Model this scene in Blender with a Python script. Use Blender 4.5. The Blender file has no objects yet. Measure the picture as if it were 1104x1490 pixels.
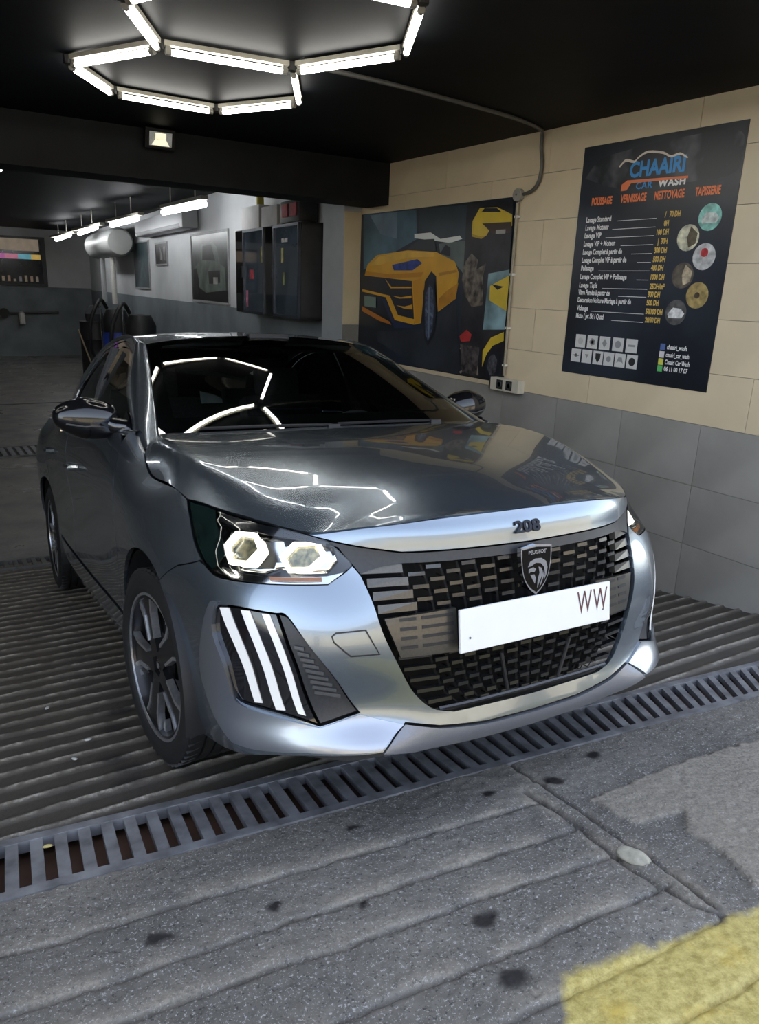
import bpy, bmesh, math, random
import numpy as np
from mathutils import Vector, Matrix, Euler
from mathutils.geometry import delaunay_2d_cdt
random.seed(7); RNG = np.random.default_rng(7)
S = bpy.context.scene; COL = S.collection
# ---------------------------------------------------------------- camera
CAMPOS = Vector((-1.3706, -1.2380, 1.3697))
RG, UG, FG = Vector((.843962, -.535172, .036326)), Vector((.123963, .260481, .957488)), Vector((.521883, .80358, -.286178))
cd = bpy.data.cameras.new('camera'); cam = bpy.data.objects.new('camera', cd); COL.objects.link(cam)
cd.sensor_fit = 'VERTICAL'; cd.sensor_height = 36; cd.lens = 26.1515; cd.clip_start = .02
cam.matrix_world = Matrix(((RG.x, UG.x, -FG.x, CAMPOS.x), (RG.y, UG.y, -FG.y, CAMPOS.y), (RG.z, UG.z, -FG.z, CAMPOS.z), (0, 0, 0, 1)))
S.camera = cam
# ---------------------------------------------------------------- sky, sun, exposure
W = bpy.data.worlds.new('sky'); S.world = W; W.use_nodes = True
wn = W.node_tree.nodes; wl = W.node_tree.links
sky = wn.new('ShaderNodeTexSky'); sky.sky_type = 'NISHITA'; sky.sun_disc = False
sky.sun_elevation = math.radians(48); sky.sun_rotation = math.radians(20); sky.dust_density = 1.5; sky.ozone_density = 1.5
hz = wn.new('ShaderNodeHueSaturation'); hz.inputs['Saturation'].default_value = .55; wl.new(sky.outputs[0], hz.inputs['Color']); wl.new(hz.outputs[0], wn['Background'].inputs[0]); wn['Background'].inputs[1].default_value = .6
sd = bpy.data.lights.new('sun', 'SUN'); sd.energy = 7; sd.angle = .01; sd.color = (1, .93, .8)
so = bpy.data.objects.new('sun', sd); COL.objects.link(so); so.location = (3, 8, 12)
so.rotation_euler = Vector((.25, -.62, -.78)).to_track_quat('-Z', 'Y').to_euler()
TUBE = 16.0
vs = S.view_settings; vs.view_transform = 'Standard'; vs.look = 'None'; vs.gamma = 1; vs.use_curve_mapping = False; vs.exposure = .45
S.cycles.max_bounces = 8; S.cycles.diffuse_bounces = 4; S.cycles.glossy_bounces = 4; S.cycles.transmission_bounces = 6; S.cycles.transparent_max_bounces = 8
S.cycles.caustics_reflective = False; S.cycles.caustics_refractive = False; S.cycles.sample_clamp_indirect = 4
# ---------------------------------------------------------------- frames
RC = Matrix(((.998786, .043051, .023923), (-.045972, .989194, .139219), (-.017671, -.14015, .989973)))   # ramp (and car) axes in the world
RC4 = RC.to_4x4()
RCN = np.array(RC)
# ---------------------------------------------------------------- materials
MATS = {}
def M(name, col=(.5, .5, .5), r=.5, m=0., coat=0., spec=.5, noise=None, bump=None, emit=None, coatr=.03, nrough=0, col2=None, detail=4, nr=(.32, .68)):
    if name in MATS: return MATS[name]
    mt = bpy.data.materials.new(name); mt.use_nodes = True; nt = mt.node_tree; n = nt.nodes; l = nt.links
    b = n['Principled BSDF']
    b.inputs['Base Color'].default_value = (*col, 1); b.inputs['Roughness'].default_value = r; b.inputs['Metallic'].default_value = m
    b.inputs['Coat Weight'].default_value = coat; b.inputs['Coat Roughness'].default_value = coatr; b.inputs['Specular IOR Level'].default_value = spec
    if emit: b.inputs['Emission Color'].default_value = (*emit[0], 1); b.inputs['Emission Strength'].default_value = emit[1]
    tc = n.new('ShaderNodeTexCoord') if (noise or bump) else None
    if noise:
        t = n.new('ShaderNodeTexNoise'); t.inputs['Scale'].default_value = noise[0]; t.inputs['Detail'].default_value = detail
        l.new(tc.outputs['Object'], t.inputs['Vector'])
        mx = n.new('ShaderNodeMix'); mx.data_type = 'RGBA'
        k = noise[1]
        c2 = col2 or tuple(min(1, c * (1 + k)) for c in col)
        mx.inputs['A'].default_value = (*[c * (1 - k) for c in col], 1); mx.inputs['B'].default_value = (*c2, 1)
        rp = n.new('ShaderNodeMapRange'); rp.inputs[1].default_value, rp.inputs[2].default_value = nr
        l.new(t.outputs['Fac'], rp.inputs[0]); l.new(rp.outputs[0], mx.inputs['Factor']); l.new(mx.outputs['Result'], b.inputs['Base Color'])
        if nrough:
            r2 = n.new('ShaderNodeMapRange'); r2.inputs[1].default_value = .3; r2.inputs[2].default_value = .7; r2.inputs[3].default_value = r - nrough; r2.inputs[4].default_value = r + nrough
            l.new(t.outputs['Fac'], r2.inputs[0]); l.new(r2.outputs[0], b.inputs['Roughness'])
    if bump:
        t2 = n.new('ShaderNodeTexNoise'); t2.inputs['Scale'].default_value = bump[0]; t2.inputs['Detail'].default_value = 5
        l.new(tc.outputs['Object'], t2.inputs['Vector'])
        bp = n.new('ShaderNodeBump'); bp.inputs['Strength'].default_value = bump[1]; bp.inputs['Distance'].default_value = bump[2] if len(bump) > 2 else .01
        l.new(t2.outputs['Fac'], bp.inputs['Height']); l.new(bp.outputs[0], b.inputs['Normal'])
    MATS[name] = mt
    return mt
def glass(name, tint, rough=0., refl=1.45):
    """thin pane: tinted see-through with a fresnel reflection"""
    mt = bpy.data.materials.new(name); mt.use_nodes = True; n = mt.node_tree.nodes; l = mt.node_tree.links
    n.remove(n['Principled BSDF'])
    tr = n.new('ShaderNodeBsdfTransparent'); tr.inputs[0].default_value = (*tint, 1)
    gl = n.new('ShaderNodeBsdfGlossy'); gl.inputs['Roughness'].default_value = rough
    fr = n.new('ShaderNodeFresnel'); fr.inputs[0].default_value = refl
    mx = n.new('ShaderNodeMixShader'); l.new(fr.outputs[0], mx.inputs[0]); l.new(tr.outputs[0], mx.inputs[1]); l.new(gl.outputs[0], mx.inputs[2])
    l.new(mx.outputs[0], n['Material Output'].inputs[0]); MATS[name] = mt
    return mt
PAINT = M('car_paint', (.25, .295, .34), .27, .92, 1., noise=(2, .015))
LIPPAINT = M('lip_paint', (.20, .21, .235), .4, .5, .3, noise=(300, .05))
GLOSSBLACK = M('gloss_black', (.006, .006, .007), .08, 0, 1., noise=(40, .1))
BLACK = M('black_plastic', (.014, .014, .015), .5, noise=(120, .15), bump=(400, .15, .001))
GREYPLASTIC = M('grey_plastic', (.10, .10, .10), .38, .3, noise=(120, .1))
DARKGREY = M('dark_grey_plastic', (.035, .036, .038), .4, noise=(150, .15))
RUBBER = M('rubber', (.009, .009, .009), .6, noise=(60, .25), bump=(300, .2, .001))
CHROME = M('chrome', (.75, .75, .75), .12, 1., noise=(30, .04))
ALU = M('machined_aluminium', (.62, .63, .65), .3, .9, noise=(90, .12))
WHITEPLASTIC = M('white_plastic', (.75, .74, .7), .4, noise=(30, .06))
CABIN = M('cabin_cloth', (.04, .042, .046), .8, noise=(90, .3))
CABINGREY = M('cabin_lining', (.22, .22, .2), .8, noise=(60, .1))
GLASSF = glass('windscreen_glass', (.86, .94, .91), 0, 1.75)
GLASSS = glass('side_glass', (.6, .7, .68))
LENS = glass('lamp_lens', (.93, .95, .96))
# ---------------------------------------------------------------- mesh helpers
def link(o, parent=None, label=None, cat=None, group=None, kind=None):
    COL.objects.link(o)
    if parent: o.parent = parent
    if label: o['label'] = label
    if cat: o['category'] = cat
    if group: o['group'] = group
    if kind: o['kind'] = kind
    return o
def raw(name, verts, faces, mat, parent=None, smooth=False, **kw):
    me = bpy.data.meshes.new(name); me.from_pydata([tuple(map(float, v)) for v in verts], [], [tuple(map(int, f)) for f in faces])
    if mat: me.materials.append(mat)
    if smooth: me.polygons.foreach_set('use_smooth', [True] * len(me.polygons))
    me.update()
    return link(bpy.data.objects.new(name, me), parent, **kw)
def empty(name, loc=(0, 0, 0), rot=None, **kw):
    o = bpy.data.objects.new(name, None); o.location = loc; o.empty_display_size = .1
    if rot: o.rotation_euler = rot
    return link(o, None, **kw)
class B:
    """collects simple shapes into one bmesh"""
    def __init__(s): s.b = bmesh.new()
    def box(s, c, d, rot=None, bev=0):
        m = Matrix.Translation(c) @ (rot.to_matrix().to_4x4() if isinstance(rot, Euler) else rot.to_4x4() if rot else Matrix()) @ Matrix.Diagonal((*d, 1))
        g = bmesh.ops.create_cube(s.b, size=1, matrix=m)
        if bev:
            es = list({e for v in g['verts'] for e in v.link_edges})
            bmesh.ops.bevel(s.b, geom=es, offset=bev, segments=2, profile=.7, affect='EDGES')
        return s
    def tube(s, pts, r, n=8, cap=True):
        pts = [Vector(p) for p in pts]; rs = r if isinstance(r, (list, tuple)) else [r] * len(pts)
        rings = []; up = None
        for i, p in enumerate(pts):
            t = (pts[min(i + 1, len(pts) - 1)] - pts[max(i - 1, 0)]).normalized()
            if up is None: up = t.orthogonal().normalized()
            up = (up - t * up.dot(t)).normalized(); w = t.cross(up)
            rings.append([s.b.verts.new(p + (up * math.cos(2 * math.pi * k / n) + w * math.sin(2 * math.pi * k / n)) * rs[i]) for k in range(n)])
        for a, b in zip(rings, rings[1:]):
            for k in range(n): s.b.faces.new((a[k], a[(k + 1) % n], b[(k + 1) % n], b[k]))
        if cap: s.b.faces.new(rings[0][::-1]); s.b.faces.new(rings[-1])
        return s
    def lathe(s, prof, n=32, mat=None, closed=False):
        """prof: (radius, height) round the local z"""
        mat = mat or Matrix(); rings = []
        for r, h in prof:
            rings.append([s.b.verts.new(mat @ Vector((r * math.cos(2 * math.pi * k / n), r * math.sin(2 * math.pi * k / n), h))) for k in range(n)])
        pairs = list(zip(rings, rings[1:])) + ([(rings[-1], rings[0])] if closed else [])
        for a, b in pairs:
            for k in range(n): s.b.faces.new((a[k], a[(k + 1) % n], b[(k + 1) % n], b[k]))
        if not closed:
            for rg, p, rev in ((rings[0], prof[0], True), (rings[-1], prof[-1], False)):
                if p[0] > 1e-5: s.b.faces.new(rg[::-1] if rev else rg)
        return s
    def prism(s, poly, mat, d):
        """2-D polygon in local x,y, pushed d along local z"""
        a = [s.b.verts.new(mat @ Vector((x, y, 0))) for x, y in poly]; b = [s.b.verts.new(mat @ Vector((x, y, d))) for x, y in poly]
        n = len(poly); s.b.faces.new(a[::-1]); s.b.faces.new(b)
        for i in range(n): s.b.faces.new((a[i], a[(i + 1) % n], b[(i + 1) % n], b[i]))
        return s
    def out(s, name, mat, parent=None, smooth=False, **kw):
        bmesh.ops.remove_doubles(s.b, verts=s.b.verts, dist=1e-6)
        bmesh.ops.recalc_face_normals(s.b, faces=s.b.faces)
        me = bpy.data.meshes.new(name); s.b.to_mesh(me); s.b.free()
        if mat: me.materials.append(mat)
        if smooth:
            me.polygons.foreach_set('use_smooth', [True] * len(me.polygons))
            try: me.set_sharp_from_angle(angle=math.radians(40))
            except Exception: pass
        return link(bpy.data.objects.new(name, me), parent, **kw)
def crv(pts, n=6):
    """Catmull-Rom through open points"""
    P = [np.array(p, float) for p in pts]
    if len(P) < 3: return [tuple(p) for p in P]
    Q = [2 * P[0] - P[1]] + P + [2 * P[-1] - P[-2]]; o = []
    for i in range(1, len(Q) - 2):
        a, b, c, d = Q[i - 1:i + 3]
        for k in range(n):
            t = k / n; o.append(tuple(.5 * (2 * b + (c - a) * t + (2 * a - 5 * b + 4 * c - d) * t * t + (3 * b - a - 3 * c + d) * t ** 3)))
    o.append(tuple(P[-1])); return o
def grid_faces(nu, nv):
    return [(i * nv + j, (i + 1) * nv + j, (i + 1) * nv + j + 1, i * nv + j + 1) for i in range(nu - 1) for j in range(nv - 1)]
def catgrid(A, nu, nv):
    """resample a grid of control points (rows x cols x 3) smoothly"""
    A = np.array(A, float)
    def ax(X, n):
        k = Card(np.arange(X.shape[0])); t = np.linspace(0, X.shape[0] - 1, n)
        return np.tensordot(k(t), X, 1)
    Bm = ax(A, nu); Bm = ax(Bm.transpose(1, 0, 2), nv).transpose(1, 0, 2)
    return Bm
# ---------------------------------------------------------------- smooth surfaces of the car body
class Card:
    """cardinal natural cubic spline basis on knots"""
    def __init__(s,k):
        s.k=np.array(k,float);n=len(k);h=np.diff(s.k);A=np.eye(n);B=np.zeros((n,n))
        for i in range(1,n-1):
            A[i,i-1]=h[i-1];A[i,i]=2*(h[i-1]+h[i]);A[i,i+1]=h[i]
            B[i,i-1]=6/h[i-1];B[i,i]=-6/h[i-1]-6/h[i];B[i,i+1]=6/h[i]
        s.M=np.linalg.solve(A,B)
    def __call__(s,x):
        x=np.atleast_1d(np.asarray(x,float));k=s.k
        i=np.clip(np.searchsorted(k,x)-1,0,len(k)-2);h=k[i+1]-k[i]
        a=(k[i+1]-x)/h;b=(x-k[i])/h;I=np.eye(len(k))
        return (a[:,None]*I[i]+b[:,None]*I[i+1]+((a**3-a)*h*h/6)[:,None]*s.M[i]+((b**3-b)*h*h/6)[:,None]*s.M[i+1])
ZR=[.20,.25,.32,.45,.60,.70,.76,.84,.90,.96,1.03]
FT=[
[(0,.05),(.2,.055),(.35,.065),(.48,.075),(.58,.12),(.66,.18),(.72,.25),(.76,.33),(.79,.43),(.81,.56),(.82,.66)],
[(0,.02),(.2,.022),(.35,.035),(.474,.042),(.58,.09),(.66,.155),(.73,.24),(.78,.33),(.815,.44),(.84,.56),(.85,.66)],
[(0,.025),(.2,.03),(.35,.045),(.49,.08),(.59,.12),(.67,.18),(.74,.26),(.79,.35),(.825,.45),(.85,.57),(.86,.66)],
[(0,.02),(.2,.026),(.35,.045),(.49,.085),(.59,.122),(.67,.178),(.735,.25),(.785,.335),(.825,.44),(.855,.57),(.868,.66)],
[(0,.025),(.2,.032),(.35,.055),(.49,.095),(.59,.135),(.67,.19),(.735,.26),(.785,.35),(.822,.45),(.852,.57),(.866,.66)],
[(0,.03),(.2,.04),(.35,.07),(.48,.13),(.58,.18),(.66,.235),(.72,.30),(.765,.37),(.80,.455),(.832,.565),(.85,.66)],
[(0,.04),(.2,.05),(.35,.082),(.48,.145),(.57,.21),(.645,.275),(.70,.34),(.745,.41),(.78,.49),(.81,.58),(.83,.66)],
[(0,.075),(.2,.085),(.35,.115),(.47,.175),(.56,.25),(.63,.32),(.68,.39),(.72,.455),(.755,.53),(.785,.60),(.805,.67)],
[(0,.20),(.2,.21),(.34,.235),(.455,.28),(.54,.34),(.605,.40),(.655,.46),(.695,.52),(.725,.575),(.755,.63),(.775,.68)],
[(0,.36),(.2,.37),(.33,.38),(.44,.40),(.52,.44),(.58,.48),(.63,.52),(.66,.57),(.69,.61),(.715,.65),(.735,.69)],
[(0,.5),(.2,.5),(.32,.5),(.43,.51),(.5,.53),(.555,.55),(.60,.57),(.63,.61),(.655,.64),(.675,.67),(.69,.70)]]
SY=[.83,1.1,1.3,1.6,2.2,2.8,3.37,3.8,4.0]
ST=[[.82,.845,.862,.872,.8725,.866,.852,.828,.79,.755,.70],
[.80,.83,.85,.862,.868,.868,.866,.852,.825,.79,.745],
[.795,.835,.848,.856,.858,.861,.862,.856,.843,.815,.775],
[.79,.84,.852,.856,.852,.856,.860,.862,.85,.835,.80],
[.79,.845,.858,.858,.850,.856,.862,.866,.858,.845,.81],
[.79,.84,.855,.858,.855,.862,.868,.870,.863,.848,.812],
[.80,.84,.858,.868,.872,.8725,.872,.868,.858,.835,.79],
[.74,.80,.82,.84,.845,.85,.852,.845,.83,.805,.75],
[.60,.66,.69,.72,.74,.74,.74,.73,.71,.68,.62]]
# side columns are set further apart, by their y spacing, so that the curve parameter runs evenly
JK=list(range(11))+[10+(y-.66)/.105 for y in SY]
FP=np.array([FT[i]+[(ST[k][i],SY[k]) for k in range(9)] for i in range(11)])
BZ,BJ=Card(ZR),Card(JK)
def F(j,z):
    j=np.atleast_1d(np.asarray(j,float));z=np.atleast_1d(np.asarray(z,float))
    xy=np.einsum('ni,nk,ikc->nc',BZ(z),BJ(j),FP)
    return np.column_stack([xy,z])
HX=[0,.2,.4,.55,.65,.72,.76,.79,.82]
HY=[0,.08,.18,.30,.45,.62,.80,1.0,1.25]
HT=np.array([[.78,.775,.75,.68,.58,.50,.44,.38,.3],
[.835,.83,.80,.745,.66,.60,.53,.45,.38],
[.880,.876,.858,.805,.74,.68,.62,.55,.48],
[.918,.915,.903,.868,.82,.765,.71,.65,.58],
[.952,.950,.941,.920,.895,.862,.81,.755,.69],
[.980,.978,.971,.958,.945,.928,.895,.845,.79],
[1.001,1.0,.994,.985,.980,.972,.94,.88,.83],
[1.017,1.016,1.010,1.005,1.0,.995,.965,.925,.88],
[1.03,1.03,1.025,1.022,1.022,1.018,1.0,.97,.93]])
BHX,BHY=Card(HX),Card(HY)
def Hd(x,y):
    x=np.atleast_1d(np.asarray(x,float));y=np.atleast_1d(np.asarray(y,float))
    z=np.einsum('nk,ni,ik->n',BHX(np.abs(x)),BHY(y),HT)
    return np.column_stack([x,y,z])
# ---------------------------------------------------------------- the building
WX = 2.19
BEIGE = M('beige_tile', (.67, .56, .385), .45, noise=(3, .06), bump=(25, .03))
GREYTILE = M('grey_tile', (.30, .29, .265), .5, noise=(2.2, .18), bump=(30, .04), detail=6)
GROUT = M('tile_grout', (.33, .30, .25), .8, noise=(20, .15))
BLACKCEIL = M('black_ceiling_paint', (.0035, .0045, .006), .6, spec=.12, noise=(3, .3), bump=(6, .08))
WALLWHITE = M('white_wall_paint', (.62, .64, .65), .6, noise=(2, .08))
WALLGREY = M('grey_wall_paint', (.20, .23, .25), .6, noise=(2, .2))
def box(name, a, b, mat, parent=None, bev=0, **kw):
    a, b = np.array(a, float), np.array(b, float); c = (a + b) / 2
    t = B(); t.box((0, 0, 0), tuple(abs(b - a)), bev=bev); o = t.out(name, mat, parent, **kw); o.location = tuple(c); return o
st = dict(kind='structure')
# right wall, its tiles laid one by one
wall = box('wall_right', (WX + .006, .40, -.45), (WX + .25, 5.09, 2.42), GROUT, label='right wall with beige tiles above grey tiles', **st)
def tile_mesh(w, h, mat):
    t = B(); t.box((0, 0, 0), (.016, w - .003, h - .003), bev=.001); o = t.out('tile', mat); me = o.data; bpy.data.objects.remove(o); return me
def put(me, loc, parent, name='tile', rot=None):
    o = bpy.data.objects.new(name, me); link(o, parent); o.location = Vector(loc) - (parent.location if parent else Vector()); 
    if rot: o.rotation_euler = rot
    return o
TM = {}
def lay(y0, y1, z0, h, mat):
    """one tile between y0 and y1, cut where the wall ends"""
    y0, y1 = max(y0, .40), min(y1, 5.09)
    if y1 - y0 < .04: return
    k = (round(y1 - y0, 3), h, mat.name)
    if k not in TM: TM[k] = tile_mesh(y1 - y0, h, mat)
    put(TM[k], (WX + .008 + random.uniform(-.0006, .0006), (y0 + y1) / 2, z0 + h / 2), wall)
for k in range(-3, 7):
    for r in range(3): lay(1.668 + .525 * k, 1.668 + .525 * (k + 1), .742 - .331 * (r + 1), .331, GREYTILE)
for r in range(6):
    for k in range(-2, 5):
        y = .895 + 1.05 * k + (.52 if r % 2 else 0); lay(y, y + 1.05, .742 + .272 * r, .272, BEIGE)
# pillar beyond the mural: beige face to the front bay, pale face behind
pil = box('trim_2', (2.02, 4.712, -.75), (WX, 5.09, 2.40), M('pillar_pale', (.36, .38, .40), .5, noise=(4, .08)), **st)
pm = B(); pm.box((0, 0, 0), (.166, .006, .47), bev=.001); po = pm.out('tile', M('pillar_beige', (.55, .46, .30), .5, noise=(4, .06))); pme = po.data; bpy.data.objects.remove(po)
for r in range(2): put(pme, (2.105, 4.709, 1.06 + .472 * (r + .5)), pil)
pm = B(); pm.box((0, 0, 0), (.166, .006, .47), bev=.001); po = pm.out('tile', M('pillar_grey', (.18, .17, .15), .5, noise=(4, .1))); pme = po.data; bpy.data.objects.remove(po)
for r in range(3): put(pme, (2.105, 4.709, 1.06 - .472 * (r + .5)), pil)
# ceiling, beam, unseen storey added above to shade the apron
box('ceiling', (-6, .35, 2.35), (2.6, 4.28, 2.47), BLACKCEIL, **st)
box('trim_1', (-6, 4.28, 2.035), (2.19, 4.62, 2.60), M('black_beam_paint', (.0065, .0075, .009), .7, spec=.2, noise=(5, .3), bump=(12, .1)), **st)
box('ceiling', (-6, 4.62, 2.52), (6, 20.6, 2.60), BLACKCEIL, **st)
box('wall_front', (WX + .25, .36, -1.2), (9, 1.0, 5.2), M('facade_render', (.5, .46, .4), .8, noise=(2, .1)), **st)
box('wall_front', (-9, .30, 2.47), (6, 1.0, 5.2), M('facade_render', (.5, .46, .4), .8, noise=(2, .1)), **st)
box('ceiling', (-9, 1.0, 5.0), (6, 20.6, 5.2), BLACKCEIL, **st)
# back part: far right wall runs out at a slant
ang = math.atan(.068)
def far(y, off=0): return 2.19 + .068 * (y - 5) - off
def farobj(o): o.rotation_euler = (0, 0, -ang); return o
def farwall(name, z0, z1, mat, off):
    v = [(far(5.09, off), 5.09), (far(20.5, off), 20.5), (far(20.5) + .25, 20.5), (far(5.09) + .25, 5.09)]
    return raw(name, [(x, y, z) for z in (z0, z1) for x, y in v], [(3, 2, 1, 0), (4, 5, 6, 7), (0, 1, 5, 4), (1, 2, 6, 5), (2, 3, 7, 6), (3, 0, 4, 7)], mat, **st)
farwall('wall_right', 1.08, 2.6, WALLWHITE, 0); farwall('wall_right', -.8, 1.08, WALLGREY, .01)
box('wall_back', (-6, 20.3, 1.12), (4, 20.5, 2.6), WALLWHITE, **st)
box('wall_back', (-6, 20.28, -.8), (4, 20.5, 1.12), WALLGREY, **st)
box('wall_left', (-5.2, .35, -1.0), (-5, 20.4, 2.6), M('left_wall_paint', (.10, .10, .10), .6, noise=(1.5, .3)), **st)
# ---------------------------------------------------------------- floors, in ramp axes (x across, y in, z off the slope)
def ramp_obj(o): o.matrix_world = RC4; return o
def concrete(name, c1, c2, rough, speck=0., mask=False, worn=None, dirt=None):
    mt = bpy.data.materials.new(name); mt.use_nodes = True; n = mt.node_tree.nodes; l = mt.node_tree.links; b = n['Principled BSDF']
    tc = n.new('ShaderNodeTexCoord')
    def tex(sc, det=6, ro=.6):
        t = n.new('ShaderNodeTexNoise'); t.inputs['Scale'].default_value = sc; t.inputs['Detail'].default_value = det; t.inputs['Roughness'].default_value = ro
        l.new(tc.outputs['Object'], t.inputs['Vector']); return t
    def rng(o, a, bb, c=0., d=1.):
        r = n.new('ShaderNodeMapRange'); r.inputs[1].default_value = a; r.inputs[2].default_value = bb; r.inputs[3].default_value = c; r.inputs[4].default_value = d
        l.new(o, r.inputs[0]); return r.outputs[0]
    def mix(f, a, bb):
        m = n.new('ShaderNodeMix'); m.data_type = 'RGBA'
        if hasattr(f, 'links') or not isinstance(f, float): l.new(f, m.inputs['Factor'])
        for s_, v in (('A', a), ('B', bb)):
            if isinstance(v, tuple): m.inputs[s_].default_value = (*v, 1)
            else: l.new(v, m.inputs[s_])
        return m.outputs['Result']
    big = tex(2.3); fine = tex(38, 8, .7)
    c = mix(rng(big.outputs['Fac'], .35, .65), c1, c2)
    c = mix(rng(fine.outputs['Fac'], .52, .72, 0, .8), c, tuple(x * .45 for x in c1))
    if speck:
        sp = tex(150, 3, .8); c = mix(rng(sp.outputs['Fac'], .57, .64, 0, speck), c, (.42, .41, .39))
        sp2 = tex(110, 2, .7); c = mix(rng(sp2.outputs['Fac'], .41, .33, 0, .8), c, (.03, .03, .03))
    if worn:
        def at(k):
            a_ = n.new('ShaderNodeAttribute'); a_.attribute_name = k; return a_.outputs['Fac']
        wf_ = n.new('ShaderNodeMath'); wf_.operation = 'MULTIPLY'; l.new(rng(at('worn'), 0, 1, 0, 1), wf_.inputs[0]); l.new(rng(tex(95, 4, .8).outputs['Fac'], .38, .60, .25, 1), wf_.inputs[1]); c = mix(wf_.outputs[0], c, worn); c = mix(rng(at('dirt'), 0, 1, 0, .9), c, dirt); c = mix(at('stain'), c, (.014, .012, .012))
    bp = n.new('ShaderNodeBump'); bp.inputs['Strength'].default_value = .7; bp.inputs['Distance'].default_value = .006
    l.new(fine.outputs['Fac'], bp.inputs['Height']); l.new(bp.outputs[0], b.inputs['Normal'])
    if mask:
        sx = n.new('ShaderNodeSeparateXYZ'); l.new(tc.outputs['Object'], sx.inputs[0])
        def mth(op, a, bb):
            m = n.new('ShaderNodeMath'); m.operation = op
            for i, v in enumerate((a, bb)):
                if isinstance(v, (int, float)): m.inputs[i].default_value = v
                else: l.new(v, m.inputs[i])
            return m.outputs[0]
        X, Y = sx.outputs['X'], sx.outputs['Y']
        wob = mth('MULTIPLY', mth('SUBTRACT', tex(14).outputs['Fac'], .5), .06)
        # y below the line through the far edge of the yellow patch, x right of its ragged end
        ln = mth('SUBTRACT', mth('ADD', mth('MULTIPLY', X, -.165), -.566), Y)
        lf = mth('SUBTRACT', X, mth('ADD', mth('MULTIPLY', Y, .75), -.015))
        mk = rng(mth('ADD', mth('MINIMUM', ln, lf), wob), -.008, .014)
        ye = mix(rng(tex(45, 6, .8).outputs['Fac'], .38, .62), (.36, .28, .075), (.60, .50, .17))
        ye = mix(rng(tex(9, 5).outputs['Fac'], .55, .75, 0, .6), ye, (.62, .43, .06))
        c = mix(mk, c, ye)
    l.new(c, b.inputs['Base Color'])
    r_ = rng(big.outputs['Fac'], .3, .7, rough - .15, rough + .15); l.new(r_, b.inputs['Roughness'])
    return mt
RAMPMAT = concrete('ramp_concrete', (.125, .107, .082), (.075, .063, .05), .62, worn=(.50, .46, .39), dirt=(.045, .039, .032))
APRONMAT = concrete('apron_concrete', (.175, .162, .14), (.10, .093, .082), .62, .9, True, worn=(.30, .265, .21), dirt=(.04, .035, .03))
FLATMAT = concrete('floor_concrete', (.24, .23, .21), (.13, .125, .115), .35)
def vnoise(x, y, sc, seed):
    """smooth value noise for relief"""
    r = np.random.default_rng(seed); g = r.random((64, 64)); X, Y = x * sc, y * sc
    i, j = np.floor(X).astype(int), np.floor(Y).astype(int); fx, fy = X - i, Y - j; fx, fy = fx * fx * (3 - 2 * fx), fy * fy * (3 - 2 * fy)
    q = lambda a, b: g[a % 64, b % 64]
    return (q(i, j) * (1 - fx) + q(i + 1, j) * fx) * (1 - fy) + (q(i, j + 1) * (1 - fx) + q(i + 1, j + 1) * fx) * fy - .5
GF = lambda x: .2165 - .0806 * x        # near edge of the front grate
GB = lambda x: .472 - .088 * x          # far edge
# ribbed ramp between the two grates
WEAR = {}
def heightfield(name, xs, ys, hf, mat, warp=None, **kw):
    X, Y = np.meshgrid(xs, ys, indexing='ij')
    if warp: Y = warp(X, Y)
    Z = hf(X, Y); v = np.stack([X, Y, Z], -1).reshape(-1, 3)
    o = ramp_obj(raw(name, v, grid_faces(len(xs), len(ys)), mat, smooth=True, **kw))
    for k in ('worn', 'dirt', 'stain'):      # wear that belongs to the floor itself: rubbed edges, dirt in the joints, oil spots
        a = o.data.attributes.new(k, 'FLOAT', 'POINT'); a.data.foreach_set('value', np.ascontiguousarray(WEAR.get(k, np.zeros(X.shape)).reshape(-1), dtype=np.float32))
    return o
def ribs(X, Y):
    t = ((Y - .045 * X - .748) / .0985) % 1.0
    prof = np.where(t < .12, t / .12, np.where(t < .2, 1.0, np.clip(1 - (t - .2) / .25, 0, 1)))
    n_ = vnoise(X, Y, 30, 3) * .35 + vnoise(X, Y, 7, 4) * .5
    WEAR['worn'] = np.clip((prof - .72) / .28, 0, 1) * np.clip(.62 + 1.5 * vnoise(X, Y, 16, 6) + .9 * vnoise(X, Y, 60, 7), 0, 1); WEAR['dirt'] = np.clip(1 - prof * 1.6, 0, 1) * .8
    st_ = np.zeros(X.shape)
    for cx, cy, r_ in ((-.98, .93, .05), (-.95, .84, .045), (-.97, .75, .04), (-.93, 1.16, .05), (-.88, 1.30, .04)): st_ = np.maximum(st_, np.clip(1.6 - np.hypot(X - cx + .02 * vnoise(X, Y, 30, 8), (Y - cy) * 1.5) / r_, 0, 1))
    WEAR['stain'] = st_ * .8
    return -.013 + .011 * prof * (1 + n_) + .003 * vnoise(X, Y, 11, 5)
ux = np.concatenate([np.linspace(-5, -1.62, 50), np.linspace(-1.6, -.5, 240), np.linspace(-.48, 2.6, 140)]); uy = np.linspace(0, 1, 520)
heightfield('floor', ux, uy, ribs, RAMPMAT, lambda X, Y: (GB(X) + .0) + (4.13 - GB(X)) * Y, label='ribbed concrete wash ramp', **st)
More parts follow.
